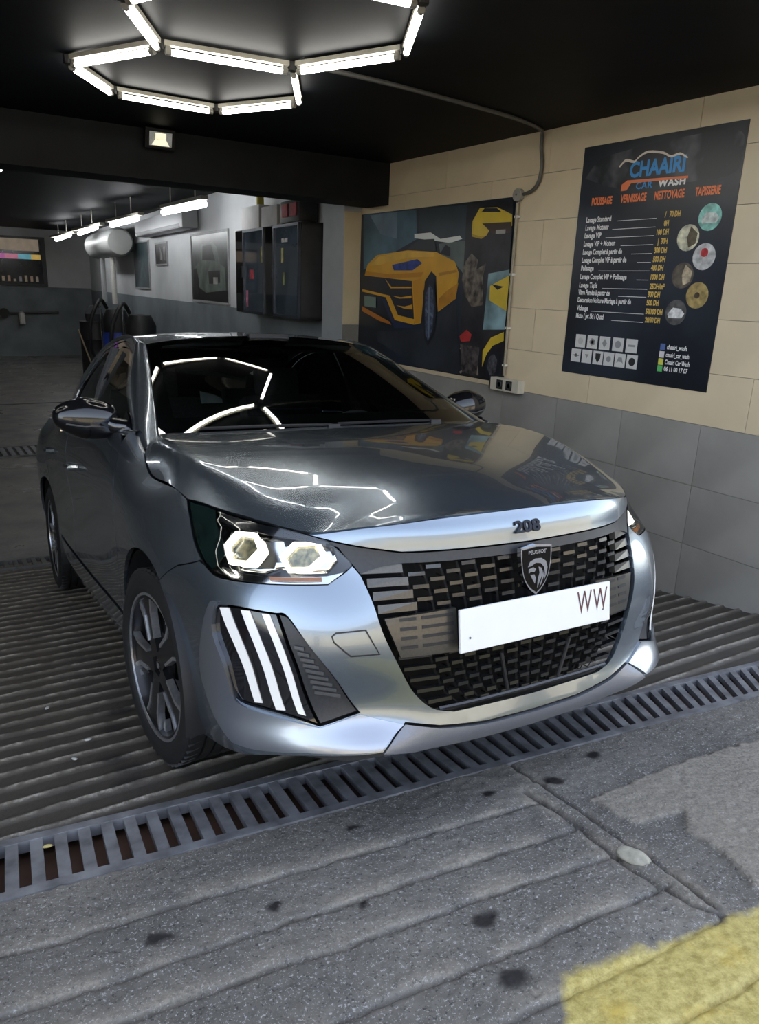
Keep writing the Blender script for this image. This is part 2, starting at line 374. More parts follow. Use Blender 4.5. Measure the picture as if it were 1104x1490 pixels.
# apron outside, with its scored grooves
grooves = [[(-2.4, .27), (-1.351, .134), (.003, .0)], [(-2.4, .05), (-1.36, -.038), (.005, -.153)], [(-2.4, -.05), (-1.136, -.17), (.005, -.283)],
           [(-2.4, -.28), (-.833, -.373), (.011, -.434)], [(-2.4, -.50), (-.556, -.539), (.019, -.572)], [(-2.4, -.66), (-.282, -.70), (.3, -.72)],
           [(.07, .21), (.074, .027), (.063, -.17), (.067, -.347), (.045, -.483), (.032, -.568)], [(.006, .068), (.012, -.151), (-.003, -.366), (.002, -.497), (.03, -.56)]]
patch_poly = [(.126, -.07), (.305, -.071), (.544, -.075), (.847, -.102), (2.4, -.16), (2.4, -.9), (.25, -.62), (.18, -.537), (.235, -.42), (.229, -.31), (.30, -.25), (.14, -.215)]
def inpoly(X, Y, P):
    r = np.zeros(X.shape, bool); n = len(P)
    for i in range(n):
        (x1, y1), (x2, y2) = P[i], P[(i + 1) % n]
        c = ((y1 > Y) != (y2 > Y)); r ^= c & (X < (x2 - x1) * (Y - y1) / (y2 - y1 + 1e-12) + x1)
    return r
def apron(X, Y):
    Xw = X + .012 * vnoise(X, Y, 9, 11) + .006 * vnoise(X, Y, 33, 12); Yw = Y + .010 * vnoise(X, Y, 8, 13) + .008 * vnoise(X, Y, 28, 14)
    Z = .006 * vnoise(X, Y, 5, 15) + .0035 * vnoise(X, Y, 42, 16) + .004 * vnoise(X, Y, 90, 17)
    gd = np.zeros(X.shape); gw = np.zeros(X.shape)
    for gi, g in enumerate(grooves):
        d = np.full(X.shape, 9.); sg = np.zeros(X.shape)
        for (x1, y1), (x2, y2) in zip(g, g[1:]):
            L = math.hypot(x2 - x1, y2 - y1); t = np.clip(((Xw - x1) * (x2 - x1) + (Yw - y1) * (y2 - y1)) / L ** 2, 0, 1)
            dd = np.hypot(Xw - x1 - t * (x2 - x1), Yw - y1 - t * (y2 - y1)); s = (Xw - x1) * (y2 - y1) - (Yw - y1) * (x2 - x1)
            sg = np.where(dd < d, s, sg); d = np.minimum(d, dd)
        Z -= 0.019 * np.exp(-(d / .0055) ** 2) * (.75 + .9 * vnoise(X, Y, 12, 20 + gi))
        gd = np.maximum(gd, np.exp(-(d / .0052) ** 2) * (.85 + .8 * vnoise(X, Y, 18, 50 + gi)))
        if gi < 6: Z -= np.where(sg < 0, .005 * np.exp(-d / .022), 0); gw = np.maximum(gw, np.where(sg < 0, np.exp(-(d / .040) ** 2), 0))
        else: gw = np.maximum(gw, .8 * np.exp(-(d / .03) ** 2))
    Z += np.where(inpoly(Xw, Yw, patch_poly), .010, 0)
    WEAR['dirt'] = np.clip(gd, 0, 1); WEAR['worn'] = np.clip(np.maximum(gw * np.clip(.55 + 1.6 * vnoise(X, Y, 14, 41), 0, 1), np.where(inpoly(Xw, Yw, patch_poly), .85, 0)) * (1 - gd), 0, 1)
    st_ = np.zeros(X.shape)
    for cx, cy, r_ in ((-.42, -.301, .024), (-.468, -.463, .030), (-.498, .163, .016), (-.087, .104, .016), (.342, .114, .018), (-1.05, .02, .02), (-.80, -.02, .015), (-.62, -.12, .014), (.12, .06, .03)): st_ = np.maximum(st_, np.clip(2.2 - 1.4 * np.hypot(X - cx + .03 * vnoise(X, Y, 40, 42), (Y - cy) * 1.3 + .02 * vnoise(X, Y, 60, 43)) / r_, 0, 1))
    WEAR['stain'] = st_
    band = np.clip(1 - np.abs(Xw - .035) / .035, 0, 1) * (Y > -.56)
    return Z + .006 * band
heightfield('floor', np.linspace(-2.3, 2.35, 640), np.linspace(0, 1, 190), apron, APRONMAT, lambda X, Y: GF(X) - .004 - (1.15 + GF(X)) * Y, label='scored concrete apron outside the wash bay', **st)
# street beyond the apron, behind the camera, and the wall of houses across it
STREET = concrete('street_asphalt', (.16, .155, .15), (.10, .10, .10), .8)
def rc(x, y, z): return RC @ Vector((x, y, z))
ra = [rc(-2.3, .41, -.005), rc(2.35, .03, -.005), rc(2.35, -1.13, -.004), rc(-2.3, -1.13, -.004)]
raw('floor', [(-30, -14, .22), (30, -14, .22), (30, -1.6, .22), (-30, -1.6, .22), tuple(ra[3]), tuple(ra[2])], [(0, 1, 2, 3), (3, 2, 5, 4)], STREET, label='street', **st)
raw('floor', [tuple(rc(-2.31, .41, -.006)), tuple(rc(-2.31, -1.13, -.006)), (-30, -1.6, .22), (-30, .6, .0)], [(0, 1, 2, 3)], STREET, **st)
raw('floor', [tuple(rc(2.34, .03, -.006)), tuple(rc(2.34, -1.13, -.006)), (30, -1.6, .22), (30, .6, .0)], [(3, 2, 1, 0)], STREET, **st)
raw('floor', [tuple(rc(2.34, .03, -.006)), (30, .6, 0), (30, 1.2, -.1), tuple(rc(2.34, .7, -.02))], [(3, 2, 1, 0)], STREET, **st)
# level floor behind the second grate
raw('floor', [(-6, 4.42, -.615), (5, 4.42, -.615), (5, 20.5, -.615), (-6, 20.5, -.615)], [(0, 1, 2, 3)], FLATMAT, label='smooth concrete floor at the back of the bay', **st)
raw('floor', [tuple(rc(-5, .0, -.055)), tuple(rc(3, .0, -.055)), tuple(rc(3, 4.9, -.055)), tuple(rc(-5, 4.9, -.055))], [(0, 1, 2, 3)], M('drain_bottom', (.12, .065, .045), .6, noise=(6, .4)), **st)
box('baseboard_right', (WX - .02, .45, -.6), (WX + .01, 4.7, -.255), BLACK, **st)
# ---------------------------------------------------------------- drain grates
STEEL = M('galvanised_steel', (.26, .265, .28), .48, .55, noise=(14, .35), bump=(60, .15, .002))
DARKSTEEL = M('dark_galvanised_steel', (.12, .12, .115), .5, .4, noise=(14, .35), bump=(60, .15, .002))
def grate(name, label, f0, f1, x0, x1, pitch, lean, mat, z=0., fr=.03):
    root = empty(name, label=label, cat='drain grate'); root.matrix_world = RC4
    for fn, s_ in ((f0, 1), (f1, -1)):
        q_ = [(x0, fn(x0)), (x1, fn(x1)), (x1, fn(x1) + s_ * fr), (x0, fn(x0) + s_ * fr)]
        v = [(x, y, zz) for zz in (z - .03, z + .003) for x, y in q_]
        raw('grate_frame', v, [(3, 2, 1, 0), (4, 5, 6, 7), (0, 1, 5, 4), (1, 2, 6, 5), (2, 3, 7, 6), (3, 0, 4, 7)], mat, root)
    x = x0
    while x < x1:
        ya, yb = f0(x) + fr * .9, f1(x) - fr * .9; lx = lean(x); w = pitch * .52
        q_ = [(x - lx / 2, ya), (x + w - lx / 2, ya), (x + w + lx / 2, yb), (x + lx / 2, yb)]; tz = random.uniform(-.0012, .0012)
        v = [(a, b_, zz + tz) for zz in (z - .022, z + .001) for a, b_ in q_]
        raw('grate_bar', v, [(3, 2, 1, 0), (4, 5, 6, 7), (0, 1, 5, 4), (1, 2, 6, 5), (2, 3, 7, 6), (3, 0, 4, 7)], mat, root)
        x += pitch
    return root
grate('drain_grate', 'long steel drain grate under the front bumper of the grey car', GF, GB, -2.2, 2.15, .0585, lambda x: .012 if x < 0 else .012 + .11 * x, STEEL, .0)
grate('drain_grate', 'steel drain grate at the foot of the ribbed ramp behind the car', lambda x: 4.13, lambda x: 4.43, -2.0, 1.6, .06, lambda x: 0, DARKSTEEL, -.0)
g3 = empty('drain_grate', label='dark drain grate crossing the level floor far behind the car', cat='drain grate')
for x_ in np.arange(-3.2, 2.0, .085): box('grate_bar', (x_, 8.0, -.613), (x_ + .05, 8.5, -.60), STEEL, g3)
for y_ in (7.97, 8.5): box('grate_frame', (-3.3, y_, -.613), (2.1, y_ + .04, -.598), DARKSTEEL, g3)
box('grate_trough', (-3.3, 8.0, -.6145), (2.1, 8.5, -.6125), BLACK, g3)
t = B()
for y_ in (12.0,): t.box((-.6, y_, -.612), (6, .07, .004))
t.out('floor', M('floor_joint', (.03, .03, .03), .7, noise=(5, .2)), **st)
# ---------------------------------------------------------------- the car, in ramp axes: x to its left, y to its tail, z up
CAR = empty('car', label='silver grey five-door hatchback with a slatted black grille parked on the wash ramp', cat='car')
CAR.matrix_world = RC4
def Fs(u, z):
    """front and flank surface; u runs from the centre line (0) round the corner, about 1 per metre; negative u is the other side"""
    u = np.atleast_1d(np.asarray(u, float)); P = F(np.abs(u) * 10, np.atleast_1d(np.asarray(z, float)))
    # crease of the bumper corner: the flank drops back behind it
    uc = np.interp(P[:, 2], [.22, .25, .33, .42, .52, .59, .64], [.66, .67, .73, .767, .76, .731, .713])
    d = np.clip(np.abs(u) - uc, 0, .12); wz = np.clip((.70 - P[:, 2]) / .10, 0, 1)
    P[:, 1] += .35 * d * wz * np.clip((1.0 - np.abs(u)) / .12, 0, 1)
    P[:, 0] *= np.sign(u) + (u == 0); return P
def u_at_y(y, z):
    lo, hi = 0., 4.18
    for _ in range(40):
        m = (lo + hi) / 2
        if F(m * 10, z)[0, 1] < y: lo = m
        else: hi = m
    return (lo + hi) / 2
def Gs(y, z):
    """side of the glasshouse"""
    y = np.atleast_1d(np.asarray(y, float)); z = np.atleast_1d(np.asarray(z, float))
    t = np.clip((z - 1.02) / .4, -.2, 1.2)
    x = .765 - .50 * (z - 1.02) + .012 * np.sin(np.pi * np.clip(t, 0, 1)) - .06 * np.clip((y - 2.4) / 1.2, 0, 2) ** 2
    return np.column_stack([x, y, z])
def norms(surf, uv, e=2e-3):
    a = surf(uv[:, 0] + e, uv[:, 1]) - surf(uv[:, 0] - e, uv[:, 1]); b = surf(uv[:, 0], uv[:, 1] + e) - surf(uv[:, 0], uv[:, 1] - e)
    n = np.cross(a, b); return n / (np.linalg.norm(n, axis=1, keepdims=True) + 1e-12)
def inset(P, d):
    if not d: return P
    P = np.array(P, float); A = np.roll(P, 1, 0); Bq = np.roll(P, -1, 0)
    t1 = P - A; t2 = Bq - P; t1 /= np.linalg.norm(t1, axis=1, keepdims=True) + 1e-9; t2 /= np.linalg.norm(t2, axis=1, keepdims=True) + 1e-9
    n1 = np.column_stack([-t1[:, 1], t1[:, 0]]); n2 = np.column_stack([-t2[:, 1], t2[:, 0]])
    area = np.sum(P[:, 0] * Bq[:, 1] - Bq[:, 0] * P[:, 1]); n = n1 + n2; n /= np.linalg.norm(n, axis=1, keepdims=True) + 1e-9
    return P + n * d * np.sign(area)
def panel(name, outline, surf, mat, holes=(), sp=.03, gap=.0022, thick=.014, off=0., side=1, outward=None, flat=False, parent=None, **kw):
    """a body panel: an outline (u,v) on a surface, filled finely, with the surface's own normals and a turned-in edge"""
    O = [tuple(p) for i, p in enumerate(outline) if i == 0 or math.dist(p, outline[i - 1]) > 1e-4]
    if math.dist(O[0], O[-1]) < 1e-4: O.pop()
    loops = [inset(O, gap)] + [inset(h, -gap) for h in holes]
    pts = []; edges = []
    def dense(Lp):
        o = []
        for a, b in zip(Lp, np.roll(Lp, -1, 0)):
            k = max(1, int(math.dist(a, b) / (sp * .8)))
            o += [a + (b - a) * i / k for i in range(k)]
        return np.array(o)
    loops = [dense(np.array(L)) for L in loops]
    for Lp in loops:
        s0 = len(pts); pts += [tuple(p) for p in Lp]; edges += [(s0 + i, s0 + (i + 1) % len(Lp)) for i in range(len(Lp))]
    mn, mx = loops[0].min(0), loops[0].max(0)
    gx, gy = np.meshgrid(np.arange(mn[0], mx[0], sp), np.arange(mn[1], mx[1], sp), indexing='ij'); gx = gx + (np.arange(gx.shape[1]) % 2) * sp * .5
    ins = inpoly(gx, gy, loops[0])
    for h in loops[1:]: ins &= ~inpoly(gx, gy, h)
    gp = np.column_stack([gx[ins], gy[ins]])
    if len(gp):
        bp = np.array(pts); keep = np.array([np.min((bp[:, 0] - p[0]) ** 2 + (bp[:, 1] - p[1]) ** 2) > (sp * .45) ** 2 for p in gp]); pts += [tuple(p) for p in gp[keep]]
    vo, eo, fo, ov, _, _ = delaunay_2d_cdt([Vector(p) for p in pts], edges, [], 0, 1e-6)
    uv = np.array([tuple(v) for v in vo]); tris = np.array([tuple(f) for f in fo if len(f) == 3])
    c = uv[tris].mean(1); ok = inpoly(c[:, 0], c[:, 1], loops[0])
    for h in loops[1:]: ok &= ~inpoly(c[:, 0], c[:, 1], h)
    tris = tris[ok]
    P = surf(uv[:, 0], uv[:, 1]); N = norms(surf, uv)
    P = P.copy()
    if outward is not None:
        s = np.sign(np.sum((N * (P - np.array(outward))).sum(1))); N = N * s
    P = P + N * off
    if side < 0: P[:, 0] *= -1; N = N * [-1, 1, 1]
    a = P[tris[:, 1]] - P[tris[:, 0]]; b = P[tris[:, 2]] - P[tris[:, 0]]; fl = (np.cross(a, b) * N[tris[:, 0]]).sum(1) < 0
    tris[fl] = tris[fl][:, ::-1]
    from collections import Counter
    cnt = Counter(); 
    for t in tris:
        for i in range(3): cnt[frozenset((t[i], t[(i + 1) % 3]))] += 1
    quads = []; V = [tuple(p) for p in P]; back = {}
    if thick:
        for t in tris:
            for i in range(3):
                p, q_ = int(t[i]), int(t[(i + 1) % 3])
                if cnt[frozenset((p, q_))] == 1:
                    for k in (p, q_):
                        if k not in back: back[k] = len(V); V.append(tuple(P[k] - N[k] * thick))
                    quads.append((q_, p, back[p], back[q_]))
    o = raw(name, V, [tuple(map(int, t)) for t in tris] + quads, mat, parent or CAR, smooth=True, **kw)
    if not flat:
        ln = []
        for t in tris: ln += [tuple(N[k]) for k in t]
        for q4 in quads: ln += [(0, 0, 0)] * 4
        pl = np.zeros(len(tris) + len(quads), bool); pl[:len(tris)] = True; o.data.polygons.foreach_set('use_smooth', pl)
        o.data.normals_split_custom_set(ln)
    return o
CENT = (0, 2.0, .5)
both = (-1, 1)
def mir(P): return [(-u, v) for u, v in P][::-1]
# shared lines, on the front/flank surface
lamp_top = [(.895, .862), (.859, .859), (.744, .847), (.493, .816), (.409, .797), (.363, .784)]
lamp_tip = [(.363, .784), (.334, .756), (.312, .725), (.328, .708), (.370, .680)]
lamp_bot = [(.370, .680), (.452, .681), (.592, .682), (.702, .686), (.743, .697), (.776, .713)]
lamp_out = [(.776, .713), (.820, .754), (.857, .813), (.895, .862)]
lampO = crv(lamp_top, 4)[:-1] + crv(lamp_tip, 4)[:-1] + crv(lamp_bot, 4)[:-1] + crv(lamp_out, 5)
AR = .378
def arch_uv(yc, a0, a1, n=22, r=AR):
    o = []
    for a in np.linspace(a0, a1, n):
        z = .31 + r * math.sin(math.radians(a)); y = yc + r * math.cos(math.radians(a)); o.append((u_at_y(y, z), z))
    return o
a_seam = 180 - math.degrees(math.asin((.63 - .31) / AR))
seam = [(.987, .630), (.876, .690), (.782, .717)]
uy_ = lambda y, z: (u_at_y(y, z), z)
# grille opening
gr_side = [(.297, .697), (.278, .627), (.262, .541), (.230, .436), (.208, .381), (.179, .341), (.138, .322)]
gr_all = crv(gr_side, 5)
# bumper: from the arch round the lamps, down the grille and back along the lower edge
drl = crv([(.692, .616), (.628, .621), (.513, .613)], 4)[:-1] + crv([(.513, .613), (.484, .607), (.436, .533), (.364, .435), (.311, .352)], 4)[:-1] + [(.311, .352), (.415, .327)] + crv([(.445, .337), (.526, .358), (.626, .372), (.656, .401)], 4)[:-1] + crv([(.656, .401), (.691, .475), (.715, .543), (.706, .590), (.692, .616)], 4)[:-1]
arch_f = arch_uv(.83, a_seam, 196, 14)
half_top = arch_f[::-1] + seam[1:2] + [(.792, .715)] + crv(lamp_bot, 4)[::-1][1:] + [(.328, .708), (.312, .722)] + gr_all
low = [(arch_f[-1][0] + .005, arch_f[-1][1] - .002), (.85, .208), (.732, .206), (.667, .219), (.554, .243), (.466, .254), (.297, .257), (.233, .315), (.169, .292), (.08, .276), (0, .272)]
bump_o = mir(half_top)[::1]
# full outline: left lower edge -> centre -> right, walked once
right = half_top[:]                                   # arch foot ... grille bottom
chin_top = [(0, .318)]
full = right + chin_top + [(-u, v) for u, v in right[::-1]] + [(-u, v) for u, v in low[:-1]] + low[::-1][0:]
panel('front_bumper', full, Fs, PAINT, holes=[drl, [(-u, v) for u, v in drl]], sp=.022, outward=CENT)
# crease plates: the winglet standing proud under each lamp cluster
wing = [(.300, .262), (.236, .312), (.311, .350), (.415, .3245)] + crv([(.415, .3245), (.53, .350), (.628, .369), (.663, .402), (.70, .475), (.730, .545), (.722, .60), (.715, .626)], 3)[1:] + crv([(.742, .628), (.762, .595), (.795, .52), (.808, .47), (.805, .415), (.757, .335), (.694, .264), (.655, .253)], 4) + [(.60, .251), (.466, .263)]
def Bs(u, z):
    """the blade turns out from the bumper corner and faces more forward"""
    u = np.atleast_1d(np.asarray(u, float)); P = F(np.abs(u) * 10, np.atleast_1d(np.asarray(z, float))); k = np.clip((np.abs(u) - .575) / .2, 0, 1.5); d = .036 * k ** 1.7
    P[:, 1] -= d; P[:, 0] -= .25 * d; P[:, 0] *= np.sign(u) + (u == 0); return P
for s in both: panel('bumper_blade', wing, Bs, M('blade_paint', (.35, .375, .42), .30, .9, 1., noise=(2, .015)), sp=.016, side=s, off=.007, thick=.05, outward=CENT)
# lower lip, satin grey
lipo = [(.30, .256), (.236, .313), (.169, .288), (.08, .272), (0, .268)]
lip = lipo + [(-u, v) for u, v in lipo[:-1][::-1]] + [(-.30, .254), (-.22, .236), (0, .222), (.22, .236)]
panel('front_lip', lip, Fs, LIPPAINT, sp=.02, off=.004, outward=CENT)
skirt = [(.29, .25), (.0, .218), (-.29, .25), (-.46, .25), (-.66, .214), (-.80, .21), (-.80, .203), (0, .19), (.80, .203), (.80, .21), (.66, .214), (.46, .25)]
panel('lower_skirt', skirt, lambda u, z: Fs(u, np.maximum(z, .2)) * [1, 1, 0] + np.column_stack([0 * u, .015 + 0 * u, z]), DARKGREY, sp=.04, off=-.05, outward=CENT)
# tow-eye cover
tow = [(.372, .545), (.375, .558), (.365, .565), (.30, .567), (.278, .505), (.335, .507)]
panel('tow_eye_cover', tow, Fs, PAINT, sp=.02, side=-1, off=.0015, thick=.004, outward=CENT)
panel('tow_eye_seam', [tuple(p) for p in inset(tow, -.0035)], Fs, BLACK, holes=[[tuple(p) for p in inset(tow, .0005)]], sp=.02, side=-1, off=.0012, gap=0, thick=0, outward=CENT)
# strip between the grille and the bonnet, with its model figure
ge = [(.389, .790), (.277, .764), (.221, .751)]
hl_ = [(.409, .797), (.36, .803), (.28, .815), (.15, .829), (0, .834)]
stripo = crv(hl_, 4) + [(-u, v) for u, v in crv(hl_, 4)[:-1][::-1]] + [(-u, v) for u, v in ge] + [(0, .7455)] + ge[::-1]
panel('bonnet_lip', stripo, Fs, PAINT, sp=.02, outward=CENT)
tr = [(.405, .792), (.277, .7635), (.221, .7505), (0, .745), (-.221, .7505), (-.277, .7635), (-.405, .792), (-.34, .765), (-.312, .722), (-.300, .70), (-.26, .715), (-.22, .722), (0, .716), (.22, .722), (.26, .715), (.300, .70), (.312, .722), (.34, .765)]
panel('grille_trim', tr, Fs, M('trim_charcoal', (.035, .036, .038), .4, .2, noise=(120, .1)), sp=.02, off=-.004, outward=CENT)
# bonnet
hood_cut = [(.692, 1.222), (.745, 1.16), (.785, 1.06), (.797, .97), (.798, .90), (.792, .79), (.784, .68), (.774, .608)]
def flank_z(x, y):
    lo, hi = .84, 1.03
    for _ in range(30):
        m = (lo + hi) / 2
        if F(u_at_y(y, m) * 10, m)[0, 0] > x: lo = m
        else: hi = m
    return (lo + hi) / 2
cut_z = [1.018, .992] + [flank_z(*p) for p in hood_cut[2:-1]] + [.863]
frt3 = [Fs(u, z)[0] for u, z in crv(lamp_top[:5], 3)] + [Fs(u, z)[0] for u, z in crv([(.409, .797), (.36, .803), (.28, .815), (.15, .829), (0, .834)], 4)[1:]]
hood_frt = [(p[0], p[1]) for p in frt3]
EDG = np.array([(x, y, z) for (x, y), z in zip(hood_cut, cut_z)][:-1] + [(p[0], p[1], p[2]) for p in frt3])
EDG = np.array(crv(EDG, 3)); EDD = EDG[:, 2] + .0015 - Hd(EDG[:, 0], EDG[:, 1])[:, 2]
HK = [.075, .14, .20, .30, .45, .60, .75, .90, 1.05, 1.23]
HB = Card(HK)
HT2 = np.array([[.836, .864, .886, .919, .953, .979, .998, 1.011, 1.021, 1.029],      # height on the centre line
                [.836, .836, .838, .862, .900, .936, .968, .992, 1.008, 1.021],      # height of the shoulder crest
                [.25, .45, .54, .634, .715, .768, .790, .797, .785, .70],           # half width to the edge
                [.830, .816, .803, .815, .842, .863, float(np.interp(.75, [.68, .79], cut_z[-2:-4:-1])), cut_z[4], cut_z[2], 1.017],   # height of the edge
                [.20, .36, .43, .515, .60, .66, .70, .717, .712, .672]])      # half width to the crest
def Hs(x, y):
    """bonnet: domed to a shoulder crest, then falling to its edge"""
    x = np.atleast_1d(np.asarray(x, float)); y = np.atleast_1d(np.asarray(y, float)); ax = np.abs(x)
    zc, zk, xe, ze, xk = (HB(np.clip(y, .06, 1.26)) @ HT2.T).T
    m = 2.0 * (zk - zc) / xk; t = ax / xk
    z = np.where(t < 1, zc + (zk - zc) * t * t, zk + m * (ax - xk) - (zk + m * (xe - xk) - ze) * np.clip((ax - xk) / (xe - xk), 0, 1.3) ** 1.8)
    return np.column_stack([x, y, z])
cowl = [(0, 1.115), (.2, 1.125), (.4, 1.15), (.55, 1.18), (.692, 1.222)]
ho = crv(cowl, 4)[:-1] + crv(hood_cut, 4)[:-1] + hood_frt
panel('bonnet', ho + [(-x, y) for x, y in ho[1:-1][::-1]], Hs, PAINT, sp=.028, gap=.003, thick=.02, outward=(0, .8, 0))
# front wings
af = arch_uv(.83, a_seam, -12, 26)
fcut = [(u_at_y(y, z), z) for y, z in crv([(p[1], z) for p, z in zip(hood_cut, cut_z)], 3)][:-1]
fender = [(.895, .862)] + crv(lamp_out, 5)[::-1][1:] + [(.782, .717), (.876, .690)] + af + [uy_(1.23, .24)] + crv([uy_(1.255, .40), uy_(1.262, .60), uy_(1.25, .75), uy_(1.27, .88), uy_(1.33, .99), uy_(1.30, 1.03)], 4) + fcut
for s in both: panel('front_wing', fender, Fs, PAINT, sp=.028, side=s, outward=CENT)
# sills, doors, rear quarters
for s in both:
    panel('sill', [uy_(1.20, .20), uy_(1.24, .36), uy_(2.0, .37), uy_(2.96, .385), uy_(3.0, .36), uy_(3.0, .20)], Fs, PAINT, sp=.05, side=s, outward=CENT)
    dlow = [uy_(1.262, .375), uy_(2.0, .385), uy_(2.38, .392)]
    df = panel('front_door', dlow + crv([uy_(2.385, .5), uy_(2.40, .8), uy_(2.42, 1.02)], 4) + [uy_(1.9, 1.022), uy_(1.42, 1.02), uy_(1.335, .99)] + crv([uy_(1.275, .88), uy_(1.255, .75), uy_(1.267, .60), uy_(1.262, .42)], 4), Fs, PAINT, sp=.04, side=s, outward=CENT)
    ra_ = arch_uv(3.37, 174, 118, 12)
    dr = panel('rear_door', [uy_(2.385, .392), uy_(2.7, .398), uy_(2.93, .405)] + ra_ + crv([uy_(3.23, .75), uy_(3.32, .9), uy_(3.30, 1.02)], 4) + [uy_(2.9, 1.024), uy_(2.425, 1.022)] + crv([uy_(2.405, .8), uy_(2.39, .5)], 3), Fs, PAINT, sp=.04, side=s, outward=CENT)
    panel('rear_quarter', [uy_(3.30, 1.035), uy_(3.32, .9), uy_(3.235, .75)] + arch_uv(3.37, 117, 0, 18) + [uy_(3.80, .26), uy_(4.0, .25), uy_(4.0, .5), uy_(4.0, .8), uy_(3.97, 1.03), uy_(3.6, 1.03)], Fs, PAINT, sp=.045, side=s, outward=CENT)
    for (yh, zh, dpar) in ((2.13, .845, df), (2.98, .868, dr)):
        P = F(u_at_y(yh, zh) * 10, zh)[0]; t = B()
        t.tube([(s * (P[0] - .004), yh - .10, zh), (s * (P[0] + .028), yh - .075, zh), (s * (P[0] + .036), yh, zh + .002), (s * (P[0] + .028), yh + .075, zh), (s * (P[0] - .004), yh + .10, zh)], [.011, .014, .015, .014, .011], 8)
        t.out('door_handle', CHROME if False else PAINT, dpar, True)
    # windows in the doors and the bodywork round them
    wf = crv([(1.385, 1.045), (1.58, 1.115), (1.77, 1.195), (1.93, 1.287), (2.06, 1.350), (2.2, 1.382), (2.36, 1.395)], 4) + [(2.43, 1.045)]
    wr = [(2.48, 1.045), (2.42, 1.397)] + crv([(2.55, 1.400), (2.75, 1.382), (2.95, 1.340), (3.12, 1.275)], 4) + crv([(3.24, 1.18), (3.2, 1.10), (3.05, 1.045)], 3)
    panel('door_window', wf, Gs, GLASSS, sp=.08, side=s, off=-.012, thick=0, outward=(0, 2.2, 1.2), parent=df)
    panel('door_window', wr, Gs, GLASSS, sp=.08, side=s, off=-.012, thick=0, outward=(0, 2.2, 1.2), parent=dr)
    TOPC = [(1.31, 1.022), (1.55, 1.120), (1.745, 1.204), (1.90, 1.292), (2.03, 1.362), (2.2, 1.404), (2.4, 1.420), (2.7, 1.410), (2.95, 1.372), (3.15, 1.305), (3.30, 1.20), (3.26, 1.08), (3.2, 1.02)]
    panel('window_frame', crv(TOPC, 4), Gs, GLOSSBLACK, holes=[wf, wr], sp=.05, side=s, off=-.004, gap=.001, outward=(0, 2.2, 1.2))
    RAILC = [(3.3, 1.36), (3.0, 1.408), (2.7, 1.436), (2.4, 1.442), (2.2, 1.426), (2.03, 1.384), (1.90, 1.314), (1.745, 1.224), (1.55, 1.138), (1.29, 1.028)]
    panel('side_body', crv(TOPC, 4) + [(3.65, 1.02), (3.72, 1.2), (3.5, 1.31)] + crv(RAILC, 4), Gs, PAINT, sp=.05, side=s, gap=.0005, outward=(0, 2.2, 1.2))
    bl = []
    for y in np.linspace(1.25, 3.9, 40):
        p = F(u_at_y(y, 1.022) * 10, 1.022)[0]; g_ = Gs(y, 1.032)[0]; bl.append([(p[0] - .004, y, 1.012), (p[0] - .003, y, 1.023), ((p[0] + g_[0]) / 2, y, 1.031), (g_[0] - .01, y, 1.034)])
    bl = np.array(bl); bl[..., 0] *= s
    raw('belt_moulding', bl.reshape(-1, 3), [f if s > 0 else f[::-1] for f in grid_faces(40, 4)], PAINT, CAR, True)
# windscreen pillar, roof, screens
wsE = [(.697, 1.222, 1.018), (.662, 1.40, 1.115), (.625, 1.585, 1.213), (.590, 1.76, 1.305), (.560, 1.915, 1.378)]       # screen edge
def edge_g(y, z): p = Gs(y, z)[0]; return (float(p[0]), y, z)
pilO = [edge_g(1.29, 1.028), edge_g(1.55, 1.138), edge_g(1.745, 1.224), edge_g(1.90, 1.314), edge_g(2.03, 1.384)]
for s in both:
    rows = []
    for a, b in zip([(.712, 1.13, .972)] + wsE, [(.775, 1.15, .965)] + pilO):
        a, b = np.array(a), np.array(b); m = (a + b) / 2 + np.array([.010, -.008, .008])
        rows.append([a + [0, .02, -.016], a, m, b, b + [0, .01, -.012]])
    G_ = catgrid(rows, 24, 17); G_[..., 0] *= s
    raw('windscreen_pillar', G_.reshape(-1, 3), [f if s > 0 else f[::-1] for f in grid_faces(24, 17)], PAINT, CAR, True)
roofE = [(.560, 1.915, 1.378), (.565, 2.2, 1.430), (.562, 2.5, 1.436), (.555, 2.8, 1.424), (.545, 3.1, 1.396), (.53, 3.4, 1.350), (.52, 3.62, 1.30)]
roofC = [(0, 1.89, 1.420), (0, 2.2, 1.462), (0, 2.5, 1.468), (0, 2.8, 1.46), (0, 3.1, 1.44), (0, 3.4, 1.408), (0, 3.68, 1.366)]
def cross(E_, C_, n=9, pw=2.4):
    rows = []
    for e, c in zip(E_, C_):
        r_ = []
        for t in np.linspace(-1, 1, n):
            k = abs(t) ** pw; r_.append((e[0] * t, c[1] + (e[1] - c[1]) * t * t, c[2] + (e[2] - c[2]) * k))
        rows.append(r_)
    return rows
G_ = catgrid(cross(roofE, roofC), 50, 41)
raw('roof', G_.reshape(-1, 3), [f[::-1] for f in grid_faces(50, 41)], PAINT, CAR, True)
for s in both:   # roof edge down to the side rail
    rows = []
    for e in roofE:
        y = max(e[1], 1.87); yo = max(y, 2.03); zt = float(np.interp(yo, [2.03, 2.2, 2.4, 2.7, 3.0, 3.3, 3.62], [1.384, 1.426, 1.442, 1.436, 1.408, 1.36, 1.285]))
        o_ = np.array(edge_g(yo, zt)); e_ = np.array(e); rows.append([e_ + [0, 0, -.002], (e_ + o_) / 2 + [.006, 0, .010], o_])
    G_ = catgrid(rows, 40, 9); G_[..., 0] *= s
    raw('roof_rail', G_.reshape(-1, 3), [f if s > 0 else f[::-1] for f in grid_faces(40, 9)], PAINT, CAR, True)
